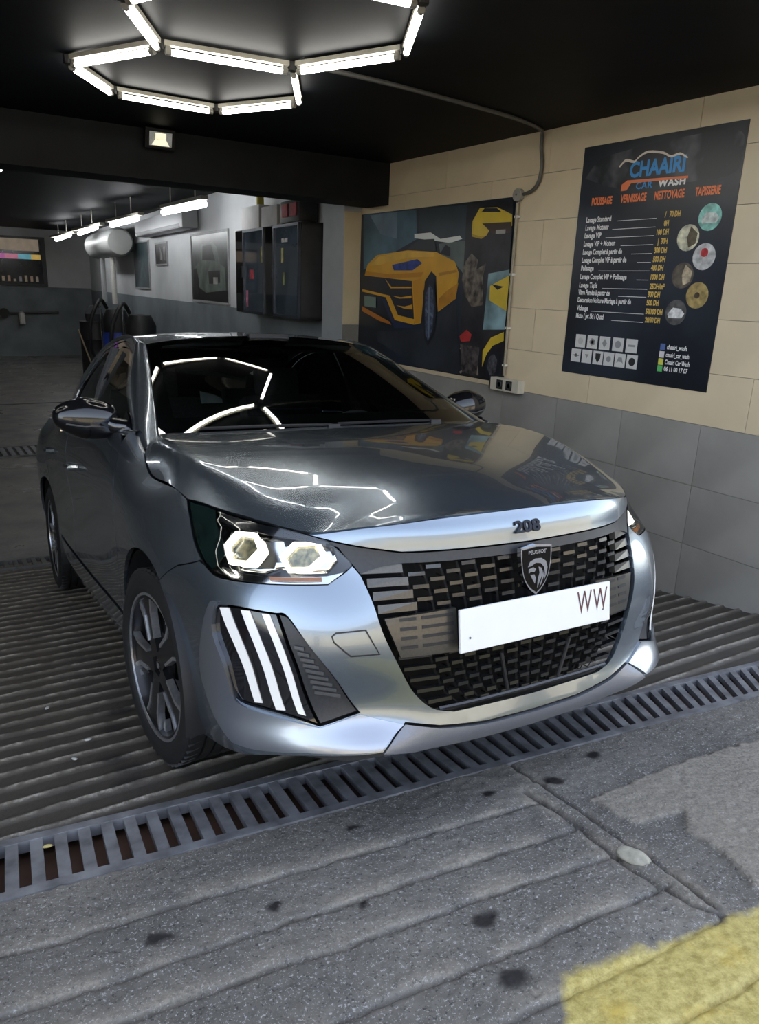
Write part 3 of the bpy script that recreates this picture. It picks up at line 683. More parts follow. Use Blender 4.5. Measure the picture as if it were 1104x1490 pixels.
# windscreen: glass with a black printed border
def WSs(u, v):
    """u -1..1 across, v 0..1 from the cowl up"""
    u = np.atleast_1d(np.asarray(u, float)); v = np.atleast_1d(np.asarray(v, float)); k = np.clip(v, -.1, 1.1)
    ex = np.interp(k, [0, .25, .5, .75, 1], [p[0] for p in wsE]); ey = np.interp(k, [0, .25, .5, .75, 1], [p[1] for p in wsE]); ez = np.interp(k, [0, .25, .5, .75, 1], [p[2] for p in wsE])
    cy = 1.13 + (1.89 - 1.13) * k; cz = 1.016 + .402 * k + .040 * np.sin(np.pi * np.clip(k, 0, 1))
    a = u * u
    return np.column_stack([ex * u, cy + (ey - cy) * a, cz + (ez + .006 * np.sin(np.pi * np.clip(k, 0, 1)) - cz) * a])
sq = [(-.995, .002), (.995, .002), (.995, .998), (-.995, .998)]
rim_ = crv([(-.91, .13), (0, .11), (.91, .13)], 6) + crv([(.925, .5), (.915, .86)], 3) + crv([(.88, .935), (0, .945), (-.88, .935)], 6) + crv([(-.915, .86), (-.925, .5)], 3)
ws = panel('windscreen', sq, WSs, GLASSF, sp=.08, gap=0, thick=0, outward=(0, 2.4, .8))
panel('windscreen_border', sq, WSs, M('ceramic_band', (.006, .006, .006), .08, 0, 1., noise=(50, .1)), holes=[rim_], sp=.05, gap=0, thick=0, off=-.003, outward=(0, 2.4, .8), parent=ws)
cw = [[(x, yy + dy, zz) for x, yy in ((-.70, 1.235), (-.5, 1.185), (-.25, 1.15), (0, 1.14), (.25, 1.15), (.5, 1.185), (.70, 1.235))] for dy, zz in ((-.06, .985), (0.0, 1.008), (.10, 1.03))]
raw('cowl', catgrid(cw, 7, 25).reshape(-1, 3), [f[::-1] for f in grid_faces(7, 25)], BLACK, CAR, True)
for (x0, y0, x1, y1) in ((.45, 1.15, -.02, 1.13), (-.05, 1.11, -.55, 1.18)):
    t = B(); t.tube([(x0, y0 + .02, 1.030), ((x0 + x1) / 2, (y0 + y1) / 2 + .005, 1.034), (x1, y1 + .02, 1.032)], .006, 6); t.box((x0, y0 + .02, 1.022), (.05, .03, .02)); t.out('wiper', BLACK, CAR)
# tail: rear screen, tailgate, rear bumper
rgE = [(.52, 3.62, 1.30), (.56, 3.80, 1.16), (.62, 3.93, 1.03)]; rgC = [(0, 3.68, 1.366), (0, 3.86, 1.20), (0, 3.98, 1.04)]
G_ = catgrid(cross(rgE, rgC, 7, 2), 14, 19); raw('rear_screen', G_.reshape(-1, 3), [f[::-1] for f in grid_faces(14, 19)], glass('rear_glass', (.7, .8, .78)), CAR, True)
tgE = [(.62, 3.93, 1.03), (.72, 3.99, .85), (.74, 4.0, .55), (.69, 4.0, .26)]; tgC = [(0, 3.98, 1.04), (0, 4.05, .85), (0, 4.07, .55), (0, 4.04, .26)]
G_ = catgrid(cross(tgE, tgC, 7, 2), 16, 19); raw('tailgate', G_.reshape(-1, 3), [f[::-1] for f in grid_faces(16, 19)], PAINT, CAR, True)
for s in both:
    G_ = catgrid([[(s * .52, 3.62, 1.30), (s * .56, 3.60, 1.28), (s * .60, 3.66, 1.22)], [(s * .56, 3.80, 1.16), (s * .59, 3.78, 1.15), (s * .62, 3.74, 1.12)], [(s * .62, 3.93, 1.03), (s * .64, 3.94, 1.02), (s * .66, 3.90, 1.01)]], 9, 9)
    raw('rear_pillar', G_.reshape(-1, 3), grid_faces(9, 9), PAINT, CAR, True)
# ---------------------------------------------------------------- lettering
def txt(name, s, size, mat, mw, parent=None, ax='CENTER', bold=0., xs=1., ext=.0, shear=0., sp=1., **kw):
    cu = bpy.data.curves.new(name, 'FONT'); cu.body = s; cu.size = size; cu.align_x = ax; cu.align_y = 'BOTTOM_BASELINE' if False else 'BOTTOM'
    cu.offset = bold; cu.extrude = ext; cu.shear = shear; cu.space_character = sp; cu.resolution_u = 3; cu.materials.append(mat)
    tmp = bpy.data.objects.new(name, cu); COL.objects.link(tmp); me = bpy.data.meshes.new_from_object(tmp, depsgraph=bpy.context.evaluated_depsgraph_get()); bpy.data.objects.remove(tmp); bpy.data.curves.remove(cu)
    o = bpy.data.objects.new(name, me); link(o, parent, **kw); o.matrix_local = mw @ Matrix.Diagonal((xs, 1, 1, 1)); return o
FRONT = Matrix(((1, 0, 0, 0), (0, 0, -1, 0), (0, 1, 0, 0), (0, 0, 0, 1)))
def front_at(x, y, z): return Matrix.Translation((x, y, z)) @ FRONT
# ---------------------------------------------------------------- grille
ZG, UG_ = [.31, .322, .341, .381, .436, .541, .627, .697, .75], [.10, .138, .179, .208, .230, .262, .278, .297, .318]
def ug(z): return np.interp(z, ZG, UG_)
go = [(float(ug(z)), z) for z in (.697, .627, .541, .436, .381, .341)] + [(.138, .320), (0, .316)]
go = [(.30, .725)] + go + [(-u, z) for u, z in go[:-1][::-1]] + [(-.30, .725)]
GR = panel('grille', go, Fs, M('grille_black', (.004, .004, .004), .6, spec=.2, noise=(90, .1)), sp=.04, off=-.075, thick=0, outward=CENT)
BARM = M('grille_bar_satin', (.045, .045, .045), .25, .75, .4, noise=(200, .1)); FINM = M('grille_fin_satin', (.085, .08, .07), .3, .6, .3, noise=(150, .1))
def bar_mesh(name, c4, d0, d1, mat, parent):
    """a bar following the front surface: corners (u,z), faces d0 and d1 behind it"""
    uv = np.array(c4, float); P = Fs(uv[:, 0], uv[:, 1]); N = norms(Fs, uv); N *= np.sign((N * (P - np.array(CENT))).sum(1))[:, None]
    a = P - N * d0; b = P - N * d1; f = (a[0] + a[1]) / 2
    v = list(a) + list(b); fs = [(0, 1, 2, 3), (7, 6, 5, 4), (0, 4, 5, 1), (1, 5, 6, 2), (2, 6, 7, 3), (3, 7, 4, 0)]
    n = np.cross(a[1] - a[0], a[2] - a[0])
    if (n * N[0]).sum() < 0: fs = [f_[::-1] for f_ in fs]
    return raw(name, v, fs, mat, parent)
KC = 8; cs = [0, .095, .19, .29, .39, .495, .61, .735, 1.0]
for s in both:
    for k in range(KC):
        for i in range(12):
            z = .338 + .0325 * i + (.0162 if k % 2 else 0)
            if z > .712: continue
            c0, c1 = cs[k] + .008, cs[k + 1] - .014
            if k == KC - 1: c0, c1 = cs[k] + .0, .985
            ua = float(ug(z)); u0, u1 = c0 * ua, c1 * ua
            if z < .345 and c1 > .6: continue
            if .488 < z < .602 and u0 < .255: continue
            fin = k == KC - 1 and z > .50
            h = .0105 if fin else .0048
            bar_mesh('grille_fin' if fin else 'grille_bar', [(s * u0, z - h), (s * u1, z - h), (s * u1, z + h), (s * u0, z + h)], .008, .026, FINM if fin else BARM, GR)
    t = B()
    for k in range(0, KC):
        zz = np.linspace(.335, .715, 12)
        for za, zb in zip(zz, zz[1:]):
            ca = cs[k] - .008
            q4 = [(s * (ca * float(ug(za))) , za), (s * (ca * float(ug(za)) + .004), za), (s * (ca * float(ug(zb)) + .004), zb), (s * (ca * float(ug(zb))), zb)]
            P = Fs([p[0] for p in q4], [p[1] for p in q4]); v = [t.b.verts.new(p + np.array([0, .018, 0])) for p in P] + [t.b.verts.new(p + np.array([0, .05, 0])) for p in P]
            for f in ((0, 1, 2, 3), (7, 6, 5, 4), (0, 4, 5, 1), (2, 6, 7, 3)): t.b.faces.new([v[i] for i in f])
    t.out('grille_strut', MATS['grille_black'], GR)
    # slotted carrier beside the plate
    br = panel('plate_carrier', [(.262, .590), (.13, .598), (.13, .484), (.238, .487)], Fs, FINM, sp=.03, side=s, off=-.004, gap=0, thick=.02, outward=CENT, parent=GR)
    for zz in (.512, .536, .560, .584):
        for ua, ub in ((.236, .207), (.197, .137)): bar_mesh('carrier_slot', [(s * ua, zz - .004), (s * ub, zz - .004), (s * ub, zz + .004), (s * ua, zz + .004)], .0025, .006, BLACK, br)
for a, b_ in (((-.052, .455), (-.038, .342)), ((.068, .452), (.05, .342))):
    P = Fs([a[0], b_[0]], [a[1], b_[1]]) + np.array([0, .006, 0]); t = B(); t.tube([P[0], P[1]], .005, 6); t.out('sensor_frame', BLACK, GR)
P = [Fs(u, .3235 + .02 * max(0, abs(u) - .10))[0] + np.array([0, .008, .008]) for u in np.linspace(-.165, .165, 15)]
t = B(); t.tube(P, .006, 6); t.out('grille_edge', CHROME if False else BARM, GR)
# plate, emblem, model figure
PL = B(); PL.box((0, 0, 0), (.53, .008, .114), bev=.003); pl = PL.out('number_plate', M('plate_white', (.82, .82, .80), .35, noise=(8, .02)), CAR); pl.location = (0, .004, .546); pl.rotation_euler = (-.03, 0, 0)
MAROON = M('plate_ink', (.10, .035, .04), .5, noise=(30, .1))
for i, xx in enumerate((.165, .226)): txt('plate_letter', 'W', .092, MAROON, front_at(xx, -.0046, -.038), pl, bold=.0, xs=.58)
for xx in (-.235, .235):
    for zz in (-.02,):
        t = B(); t.lathe([(0, .0), (.004, .0), (.003, .002), (0, .002)], 8, front_at(xx, -.004, zz)); t.out('plate_screw', CHROME, pl)
EM = empty('emblem'); EM.parent = CAR; EM.location = (-.008, .012, .672)
def shield(w, h0, h1): 
    r_ = crv([(w, h1 * .92), (w * .98, h1 * .35), (w * .80, -.018), (w * .42, h0 * .74), (0, h0)], 5)
    return [(0, h1)] + r_ + [(-x, y) for x, y in r_[:-1][::-1]]
t = B(); t.prism(shield(.053, -.068, .070), front_at(0, .012, 0), .016); eo = t.out('shield_rim', CHROME, EM)
t = B(); t.prism(shield(.048, -.061, .064), front_at(0, -.002, 0), .004); t.out('shield_face', M('shield_black', (.006, .0055, .005), .4, 0, .0, .1, noise=(60, .1)), EM)
lion = [[(-.033, .012), (-.026, .026), (-.008, .033), (.014, .032), (.030, .022), (.036, .004), (.033, -.014), (.024, -.030), (.027, -.010), (.024, .006), (.012, .018), (-.006, .021), (-.020, .014)],
        [(-.030, .006), (-.014, .010), (-.004, .004), (-.010, -.004), (-.022, -.002), (-.030, -.006)], [(-.024, -.010), (-.010, -.010), (-.004, -.022), (-.008, -.036), (-.016, -.024)],
        [(.004, .010), (.016, .004), (.018, -.014), (.008, -.034), (.0, -.050), (.002, -.024), (.008, -.008)], [(.020, -.002), (.024, -.018), (.014, -.040), (.008, -.048), (.016, -.024)]]
t = B()
for p in lion: t.prism(p, front_at(.0, -.005, 0), .003)
t.out('lion_head', CHROME, EM)
txt('lettering', 'PEUGEOT', .0135, CHROME, front_at(0, -.0066, .043), EM, bold=.0004, xs=1.05, ext=.0008)
txt('model_number', '208', .046, M('badge_dark', (.02, .02, .024), .25, .8, noise=(80, .1)), Matrix.Translation((-.012, .0345, .764)) @ Matrix.Rotation(-.30, 4, 'X') @ FRONT, CAR, bold=.0012, xs=1.28, ext=.003)
# ---------------------------------------------------------------- lamps
HOUS = M('lamp_housing_black', (.008, .009, .01), .18, 0, .6, noise=(60, .2)); REFL = M('lamp_reflector', (.80, .80, .78), .1, 1., noise=(45, .06))
LED = M('lamp_led', (.9, .9, .85), .3, emit=((1, .95, .82), 2.0), noise=(30, .02)); AMBER = M('lamp_amber', (.55, .18, .03), .2, 0, .6, noise=(40, .1))
def solid(u, v): return Fs(u, v)
def poly_ring(o, i): return o, i
for s in both:
    ls = panel('headlamp', lampO, Fs, HOUS, sp=.03, side=s, off=-.045, gap=.001, thick=-.044, outward=CENT)
    panel('lamp_lens', lampO, Fs, LENS, sp=.03, side=s, off=-.001, gap=.003, thick=0, outward=CENT, parent=ls)
    panel('lamp_cover', crv([(.895, .861), (.80, .855), (.745, .848)], 3) + [(.735, .812), (.70, .772), (.685, .74), (.74, .70), (.775, .714)] + crv(lamp_out, 4)[1:-1], Fs, M('lamp_smoked_cover', (.012, .022, .018), .06, 0, 1., noise=(20, .3)), sp=.03, side=s, off=-.008, gap=.003, thick=.004, outward=CENT, parent=ls)
    panel('lamp_brow', [(.735, .843), (.49, .813), (.409, .795), (.365, .781), (.37, .772), (.452, .786), (.56, .800), (.72, .818)], Fs, HOUS, sp=.03, side=s, off=-.010, gap=0, thick=.02, outward=CENT, parent=ls)
    panel('lamp_tray', [(.742, .698), (.60, .684), (.45, .682), (.37, .681), (.33, .708), (.372, .702), (.45, .702), (.60, .704), (.70, .715)], Fs, REFL, sp=.03, side=s, off=-.018, gap=0, thick=.02, outward=CENT, parent=ls)
    panel('side_marker', [(.53, .701), (.525, .692), (.385, .690), (.385, .699)], Fs, AMBER, sp=.03, side=s, off=-.012, gap=0, thick=.004, outward=CENT, parent=ls)
    panel('lamp_bowl', [(.722, .812), (.56, .796), (.42, .780), (.358, .768), (.345, .732), (.37, .712), (.45, .716), (.50, .728), (.55, .716), (.64, .716), (.685, .75)], Fs, REFL, sp=.014, side=s, off=-.034, gap=0, thick=.01, outward=CENT, parent=ls, flat=True)
    for (uc, zc, a, b_) in ((.628, .762, .080, .044), (.432, .748, .064, .038)):
        def hexa(k): return [(uc + a * k * math.cos(math.radians(t_)) - (0.012 * math.sin(math.radians(t_))), zc + b_ * k * math.sin(math.radians(t_))) for t_ in (0, 60, 120, 180, 240, 300)]
        md = panel('lamp_module', hexa(1.), Fs, LED, holes=[hexa(.74)], sp=.012, side=s, off=-.016, gap=0, thick=.012, outward=CENT, parent=ls)
        panel('lamp_projector', hexa(.72), Fs, M('lamp_projector_glass', (.16, .18, .16), .12, .6, .6, noise=(60, .5), col2=(.45, .40, .24)), sp=.008, side=s, off=-.028, gap=0, thick=.01, outward=CENT, parent=md, flat=True)
    # daytime lamp cluster
    drh = [(.692, .616), (.628, .621), (.513, .613), (.493, .535), (.456, .428), (.418, .330), (.445, .337), (.526, .358), (.626, .372), (.656, .401), (.691, .475), (.715, .543), (.708, .590)]
    dl = panel('day_lamp', drh, Fs, GLOSSBLACK, sp=.02, side=s, off=-.004, gap=.004, thick=.02, outward=CENT)
    for bq in ([(.690, .611), (.658, .615), (.561, .376), (.583, .375)], [(.619, .614), (.591, .615), (.499, .362), (.523, .362)], [(.555, .611), (.533, .610), (.447, .351), (.466, .356)]):
        panel('lamp_bar', bq, Fs, M('lamp_bar_white', (.80, .80, .78), .25, 0, .5, emit=((1, .98, .93), .12), noise=(20, .02)), sp=.02, side=s, off=-.001, gap=0, thick=.004, outward=CENT, parent=dl)
    vt = panel('air_vent', [(.510, .611), (.486, .605), (.436, .533), (.364, .435), (.314, .354), (.414, .330), (.456, .428), (.492, .535)], Fs, DARKGREY, sp=.02, side=s, off=-.012, gap=.002, thick=.02, outward=CENT)
    for i in range(9):
        k = i / 8; ua = .476 + (.424 - .476) * k; ub = .452 + (.354 - .452) * k; za = .531 + (.412 - .531) * k; zb = .527 + (.398 - .527) * k
        bar_mesh('vent_slat', [(s * ua, za - .0042), (s * ub, zb - .0042), (s * ub, zb + .0042), (s * ua, za + .0042)], .004, .014, GREYPLASTIC, vt)
# ---------------------------------------------------------------- mirrors
for s in both:
    v = []; nu, nv = 20, 28
    for i in range(nu):
        th = math.pi * (i + .02) / (nu - .96)                       # from the inner end to the tip
        for j in range(nv):
            ph = 2 * math.pi * j / nv
            X = .884 - .120 * math.cos(th); rr = math.sin(th) ** .62
            taper = 1.0 - .28 * max(0, (X - .90) / .10)
            yy = 1.545 + .072 * rr * taper * (abs(math.cos(ph)) ** .8) * (1 if math.cos(ph) > 0 else -1); zz = 1.072 + (X - .9) * .10 + (.082 if math.sin(ph) > 0 else .076) * rr * taper * (abs(math.sin(ph)) ** .85) * (1 if math.sin(ph) > 0 else -1)
            v.append((s * X, min(yy, 1.585), zz))
    fs = [(i * nv + j, i * nv + (j + 1) % nv, (i + 1) * nv + (j + 1) % nv, (i + 1) * nv + j) for i in range(nu - 1) for j in range(nv)]
    if s > 0: fs = [f[::-1] for f in fs]
    mo = raw('door_mirror', v, fs, M('mirror_black', (.006, .006, .007), .12, 0, .25, noise=(40, .1)), CAR, True)
    t = B(); t.tube([(s * .81, 1.51, 1.055), (s * .785, 1.50, 1.04), (s * .745, 1.48, 1.035)], [.03, .035, .03], 10); t.out('mirror_stalk', GLOSSBLACK, mo, True)
    t = B(); t.box((s * .90, 1.588, 1.072), (.15, .004, .09), bev=.001); t.out('mirror_glass', CHROME, mo)
    t = B(); t.tube([(s * .815, 1.486, 1.046), (s * .90, 1.4705, 1.044), (s * .965, 1.49, 1.056)], .0035, 6); t.out('mirror_seam', GREYPLASTIC, mo)
    tri = [(1.34, 1.03), (1.56, 1.03), (1.55, 1.10), (1.50, 1.088)]
    panel('mirror_base', tri, Gs, GLOSSBLACK, sp=.05, side=s, off=.003, outward=(0, 2.2, 1.2))
# ---------------------------------------------------------------- wheels
def wheel(x, y, s, steer):
    """s = -1: outer face looks to -x"""
    w = empty('wheel'); w.parent = CAR
    w.matrix_local = Matrix.Translation((x, y, .312)) @ Matrix.Rotation(steer, 4, 'Z') @ Matrix.Rotation(math.pi / 2 * s, 4, 'Y')
    R_, Rr = .312, .237
    prof = [(Rr - .012, -.075), (Rr + .004, -.092), (Rr + .02, -.100), (R_ - .03, -.098), (R_ - .008, -.088), (R_, -.07), (R_, -.042), (R_ - .007, -.040), (R_ - .007, -.035), (R_, -.033), (R_, -.004), (R_ - .007, -.002), (R_ - .007, .002), (R_, .004), (R_, .033), (R_ - .007, .035), (R_ - .007, .040), (R_, .042), (R_, .07), (R_ - .008, .088), (R_ - .03, .098), (Rr + .02, .100), (Rr + .004, .092), (Rr - .012, .075)]
    t = B(); t.lathe(prof, 64, closed=False)
    for f in list(t.b.faces):
        if len(f.verts) > 4: t.b.faces.remove(f)
    for k in range(56):
        a = 2 * math.pi * k / 56; m = Matrix.Rotation(a, 4, 'Z')
        for sg in (-1, 1): t.box(m @ Vector((R_ - .0045, 0, sg * .066)), (.012, .017, .040), m.to_3x3() @ Matrix.Rotation(sg * .35, 3, 'X'))
    t.out('tyre', RUBBER, w, True)
    t = B(); t.lathe([(Rr - .004, .083), (Rr - .018, .086), (Rr - .022, .07), (Rr - .03, .03), (Rr - .04, -.06), (Rr - .02, -.08)], 48)
    for f in list(t.b.faces):
        if len(f.verts) > 4: t.b.faces.remove(f)
    rm = t.out('rim', M('rim_black', (.008, .008, .009), .3, .0, .2, noise=(60, .1)), w, True)
    t = B(); t.lathe([(Rr + .001, .082), (Rr - .001, .0895), (Rr - .009, .0895), (Rr - .010, .080)], 48, closed=True); t.out('rim_flange', ALU, w, True)
    RB = MATS['rim_black']
    for k in range(5):
        m = Matrix.Rotation(2 * math.pi * k / 5 + .35, 4, 'Z')
        sp = B(); sp.prism([(.03, -.030), (.10, -.026), (.17, -.036), (.222, -.060), (.226, .044), (.17, .022), (.10, .026), (.03, .030)], m @ Matrix.Translation((0, 0, .052)), .026); so_ = sp.out('wheel_spoke', RB, w)
        e = B(); e.prism([(.085, .0265), (.165, .0225), (.222, .045), (.226, .060), (.160, .036), (.085, .036)], m @ Matrix.Translation((0, 0, .060)), .022); e.prism([(.085, -.0265), (.17, -.0365), (.222, -.061), (.219, -.073), (.165, -.047), (.085, -.036)], m @ Matrix.Translation((0, 0, .060)), .022)
        e.prism([(.19, .062), (.226, .075), (.226, .1), (.16, .07)], m @ Matrix.Translation((0, 0, .054)), .018)
        e.out('spoke_edge', ALU, so_)
        e = B(); e.lathe([(.0, .0), (.009, 0), (.009, .014), (.006, .017), (0, .017)], 6, Matrix.Rotation(2 * math.pi * (k + .5) / 5 + .35, 4, 'Z') @ Matrix.Translation((.052, 0, .045))); e.out('wheel_nut', ALU, w)
    t = B(); t.lathe([(.0, .045), (.072, .045), (.070, .060), (.04, .066), (.0, .066)], 28); t.out('wheel_hub', RB, w, True)
    t = B(); t.lathe([(0, .064), (.029, .064), (.028, .071), (0, .073)], 24); t.out('wheel_cap', GLOSSBLACK, w, True)
    t = B(); t.prism([(-.010, .012), (.010, .012), (.010, -.002), (0, -.014), (-.010, -.002)], Matrix.Translation((0, 0, .0735)), .001); t.out('cap_emblem', ALU, w)
    t = B(); t.lathe([(.06, .0), (.135, .0), (.135, .02), (.06, .02)], 40, closed=True); t.out('brake_disc', M('brake_steel', (.3, .3, .31), .3, .9, noise=(80, .1)), w)
    t = B(); t.box((.12, 0, .012), (.06, .13, .06), bev=.01); t.out('brake_caliper', BLACK, w)
    return w
for s in both:
    wheel(s * .765, .83, s, .10); wheel(s * .765, 3.37, s, 0)
    for yc in (.83, 3.37):
        v = []; f = []
        for i, a in enumerate(np.linspace(-.25, math.pi + .25, 25)):
            for xx in (.50, .855): v.append((s * xx, yc + .372 * math.cos(a), .31 + .372 * math.sin(a)))
        f = [(2 * i, 2 * i + 1, 2 * i + 3, 2 * i + 2) for i in range(24)]
        n0 = len(v); v.append((s * .50, yc, .31)); f += [(2 * i, 2 * i + 2, n0) for i in range(24)]
        raw('wheel_arch_liner', v, f, BLACK, CAR, True)
t = B(); t.box((0, 2.1, .24), (1.0, 3.5, .08)); t.box((0, 2.1, .25), (1.55, 1.6, .06)); t.out('underbody', BLACK, CAR)
t = B(); t.box((0, .68, .50), (.92, .85, .42)); t.out('engine_bay', BLACK, CAR)
# ---------------------------------------------------------------- cabin
t = B(); t.box((0, 2.5, .36), (1.45, 2.5, .05)); t.box((0, 1.27, .68), (1.45, .04, .6)); t.box((0, 3.75, .6), (1.3, .05, .7)); t.out('cabin_floor', CABIN, CAR)
for s in both: t = B(); t.box((s * .745, 2.3, .68), (.03, 2.0, .64), bev=.01); t.out('door_card', CABIN, CAR)
dsh = catgrid([[(-.70, 1.32, .99), (-.35, 1.26, 1.0), (0, 1.24, 1.0), (.35, 1.26, 1.0), (.70, 1.32, .99)], [(-.72, 1.48, 1.0), (-.35, 1.45, 1.02), (0, 1.45, 1.02), (.35, 1.45, 1.04), (.72, 1.48, 1.0)], [(-.72, 1.64, .98), (-.35, 1.62, .99), (0, 1.62, 1.0), (.35, 1.62, 1.02), (.72, 1.64, .98)], [(-.72, 1.66, .80), (-.35, 1.64, .80), (0, 1.64, .80), (.35, 1.64, .80), (.72, 1.66, .80)], [(-.72, 1.58, .60), (-.35, 1.56, .6), (0, 1.56, .6), (.35, 1.56, .6), (.72, 1.58, .60)]], 18, 21)
raw('dashboard', dsh.reshape(-1, 3), [f[::-1] for f in grid_faces(18, 21)], CABIN, CAR, True)
t = B(); t.box((-.02, 1.585, 1.03), (.26, .02, .12), bev=.008); t.out('touch_screen', GLOSSBLACK, CAR)
t = B(); m = Matrix.Translation((.37, 1.80, .92)) @ Matrix.Rotation(math.radians(-62), 4, 'X')
t.tube([m @ Vector((.165 * math.cos(a), .15 * math.sin(a), 0)) for a in np.linspace(0, 2 * math.pi, 33)], .017, 10, False); t.box(m @ Vector((0, 0, -.01)), (.14, .10, .04), m.to_3x3(), .012); t.box(m @ Vector((0, 0, -.01)), (.31, .03, .02), m.to_3x3()); t.out('steering_wheel', CABIN, CAR, True)
for s in both:
    st_ = empty('front_seat'); st_.parent = CAR; st_.location = (s * .36, 2.25, .40)
    t = B(); t.box((0, 0, .12), (.50, .52, .16), bev=.05); t.out('seat_cushion', CABIN, st_, True)
    t = B(); t.box((0, .33, .44), (.48, .14, .62), Euler((-.26, 0, 0)), .05); t.out('seat_back', CABIN, st_, True)
    t = B(); t.box((0, .45, .82), (.26, .09, .17), Euler((-.2, 0, 0)), .035); t.tube([(-.06, .42, .72), (-.06, .44, .80)], .008); t.tube([(.06, .42, .72), (.06, .44, .80)], .008); t.out('headrest', CABIN, st_, True)
t = B(); t.box((0, 3.05, .52), (1.26, .5, .16), bev=.05); t.box((0, 3.38, .82), (1.26, .14, .56), Euler((-.3, 0, 0)), .05)
for x_ in (-.4, 0, .4): t.box((x_, 3.46, 1.13), (.24, .08, .13), Euler((-.2, 0, 0)), .03)
t.out('rear_bench', CABIN, CAR, True)
hl = catgrid(cross([(e[0] - .03, e[1] + .02, e[2] - .035) for e in roofE], [(0, c[1] + .02, c[2] - .04) for c in roofC]), 20, 15)
raw('headlining', hl.reshape(-1, 3), grid_faces(20, 15), CABINGREY, CAR, True)
for s in both:
    t = B(); t.box((s * .30, 1.985, 1.372), (.44, .13, .014), Euler((.25, 0, 0)), .005); t.out('sun_visor', M('visor_cloth', (.34, .34, .28), .8, noise=(60, .08)), CAR)
    t = B(); t.tube([(s * .715, 2.42, .95), (s * .66, 2.42, 1.2), (s * .585, 2.42, 1.385)], [.04, .035, .03], 8); t.out('door_pillar', CABIN, CAR, True)
t = B(); t.box((0, 1.955, 1.345), (.25, .03, .07), Euler((.1, 0, 0)), .02); t.tube([(0, 1.95, 1.38), (0, 1.91, 1.405)], .012); t.out('cabin_mirror', GLOSSBLACK, CAR, True)
t = B(); t.box((0, 1.93, 1.398), (.20, .12, .03), Euler((-.35, 0, 0)), .01); t.out('sensor_cover', BLACK, CAR)
# ---------------------------------------------------------------- lights
TUBEM = M('tube_glow', (.9, .9, .9), .3, emit=((1, .97, .90), TUBE), noise=(5, .01)); CHAN = M('tube_batten', (.45, .43, .36), .5, noise=(30, .1)); CLIP = M('tube_end', (.28, .27, .24), .5, noise=(30, .1))
def hexlight(name, label, segs, z, ht=2.35):
    root = empty(name, (0, 2.0, z), label=label, cat='ceiling light'); 
    for (a, b_) in segs:
        A, B_ = Vector((a[0], a[1] - 2.0, 0)), Vector((b_[0], b_[1] - 2.0, 0)); d = (B_ - A).normalized(); L = (B_ - A).length
        rot = Matrix.Rotation(math.atan2(d.y, d.x), 3, 'Z'); mid = (A + B_) / 2
        ch = B(); ch.box(mid + Vector((0, 0, ht - z - .018)), (L * .93, .030, .020), rot, .003); c_ = ch.out('tube_channel', CHAN, root)
        tb = B(); tb.tube([A + d * L * .085, B_ - d * L * .085], .0125, 10); tb.out('tube', TUBEM, c_)
        for p, q in ((A + d * L * .045, A + d * L * .087), (B_ - d * L * .087, B_ - d * L * .045)):
            e = B(); e.tube([p, q], .0135, 10); e.box((p + q) / 2 + Vector((0, 0, .016)), (.02, .016, .03), rot); e.out('tube_cap', CLIP, c_)
    done = set()
    for sg in segs:
        for p in sg:
            k = (round(p[0], 2), round(p[1], 2))
            if k in done: continue
            done.add(k); j = B(); j.lathe([(0, -.015), (.022, -.015), (.024, .02), (0, .02)], 10, Matrix.Translation((p[0], p[1] - 2.0, ht - z - .03))); j.out('joint', BLACK, root)
    return root
A_, B_, C_, D_, E_, F_, G_p, H_, I_, J_ = (-.54, 2.79), (-.28, 2.28), (-.24, 3.23), (.34, 3.25), (.61, 2.75), (.31, 2.21), (-.55, 1.80), (.56, 1.67), (.29, 1.17), (-.29, 1.24)
hexlight('hexagonal_tube_light', 'white glowing honeycomb of tube lights on the black ceiling above the car', [(A_, B_), (A_, C_), (C_, D_), (D_, E_), (E_, F_), (F_, B_), (B_, G_p), (F_, H_), (H_, I_), (I_, J_), (J_, G_p)], 2.30)
hexlight('hexagonal_tube_light', 'added honeycomb of tube lights, unseen, filling the left side of the bay with light', [((-1.6, 2.0), (-2.1, 2.35)), ((-2.1, 2.35), (-2.7, 2.2)), ((-2.7, 2.2), (-2.8, 1.6)), ((-2.8, 1.6), (-2.3, 1.2)), ((-2.3, 1.2), (-1.7, 1.4)), ((-1.7, 1.4), (-1.6, 2.0)), ((-2.7, 2.2), (-3.2, 2.5)), ((-3.2, 2.5), (-3.8, 2.3)), ((-2.8, 1.6), (-3.3, 1.3)), ((-3.3, 1.3), (-3.9, 1.7)), ((-3.9, 1.7), (-3.8, 2.3))], 2.30)  # unseen fixture, added as fill light for the car's side and the bay
spots = [('nearest of the glowing ceiling tubes in the dark back part', (1.69, 7.24, 2.2), (1.68, 8.69, 2.2)), ('second nearest glowing ceiling tube in the dark back part', (1.71, 10.01, 2.2), (1.80, 11.83, 2.2)), ('third glowing ceiling tube in the dark back part', (1.74, 12.64, 2.2), (1.92, 14.91, 2.2)), ('farthest glowing ceiling tube, just before the back wall', (1.89, 15.65, 2.2), (2.08, 18.19, 2.2))]
spots += [('ceiling tube peeping in at the left edge of the frame behind the beam', (-.62, 4.9, 2.2), (-.49, 5.93, 2.2)), ('added unseen ceiling tube lighting the left half of the back bay, near one', (-3, 6.2, 2.2), (-3, 7.7, 2.2)), ('added unseen ceiling tube lighting the left half of the back bay, far one', (-3, 10.5, 2.2), (-3, 12, 2.2))]  # the last two tubes are unseen, added to brighten the back wall and floor
BT = M('back_tube_glow', (.9, .9, .9), .3, emit=((.95, .97, 1), 14.), noise=(5, .01))
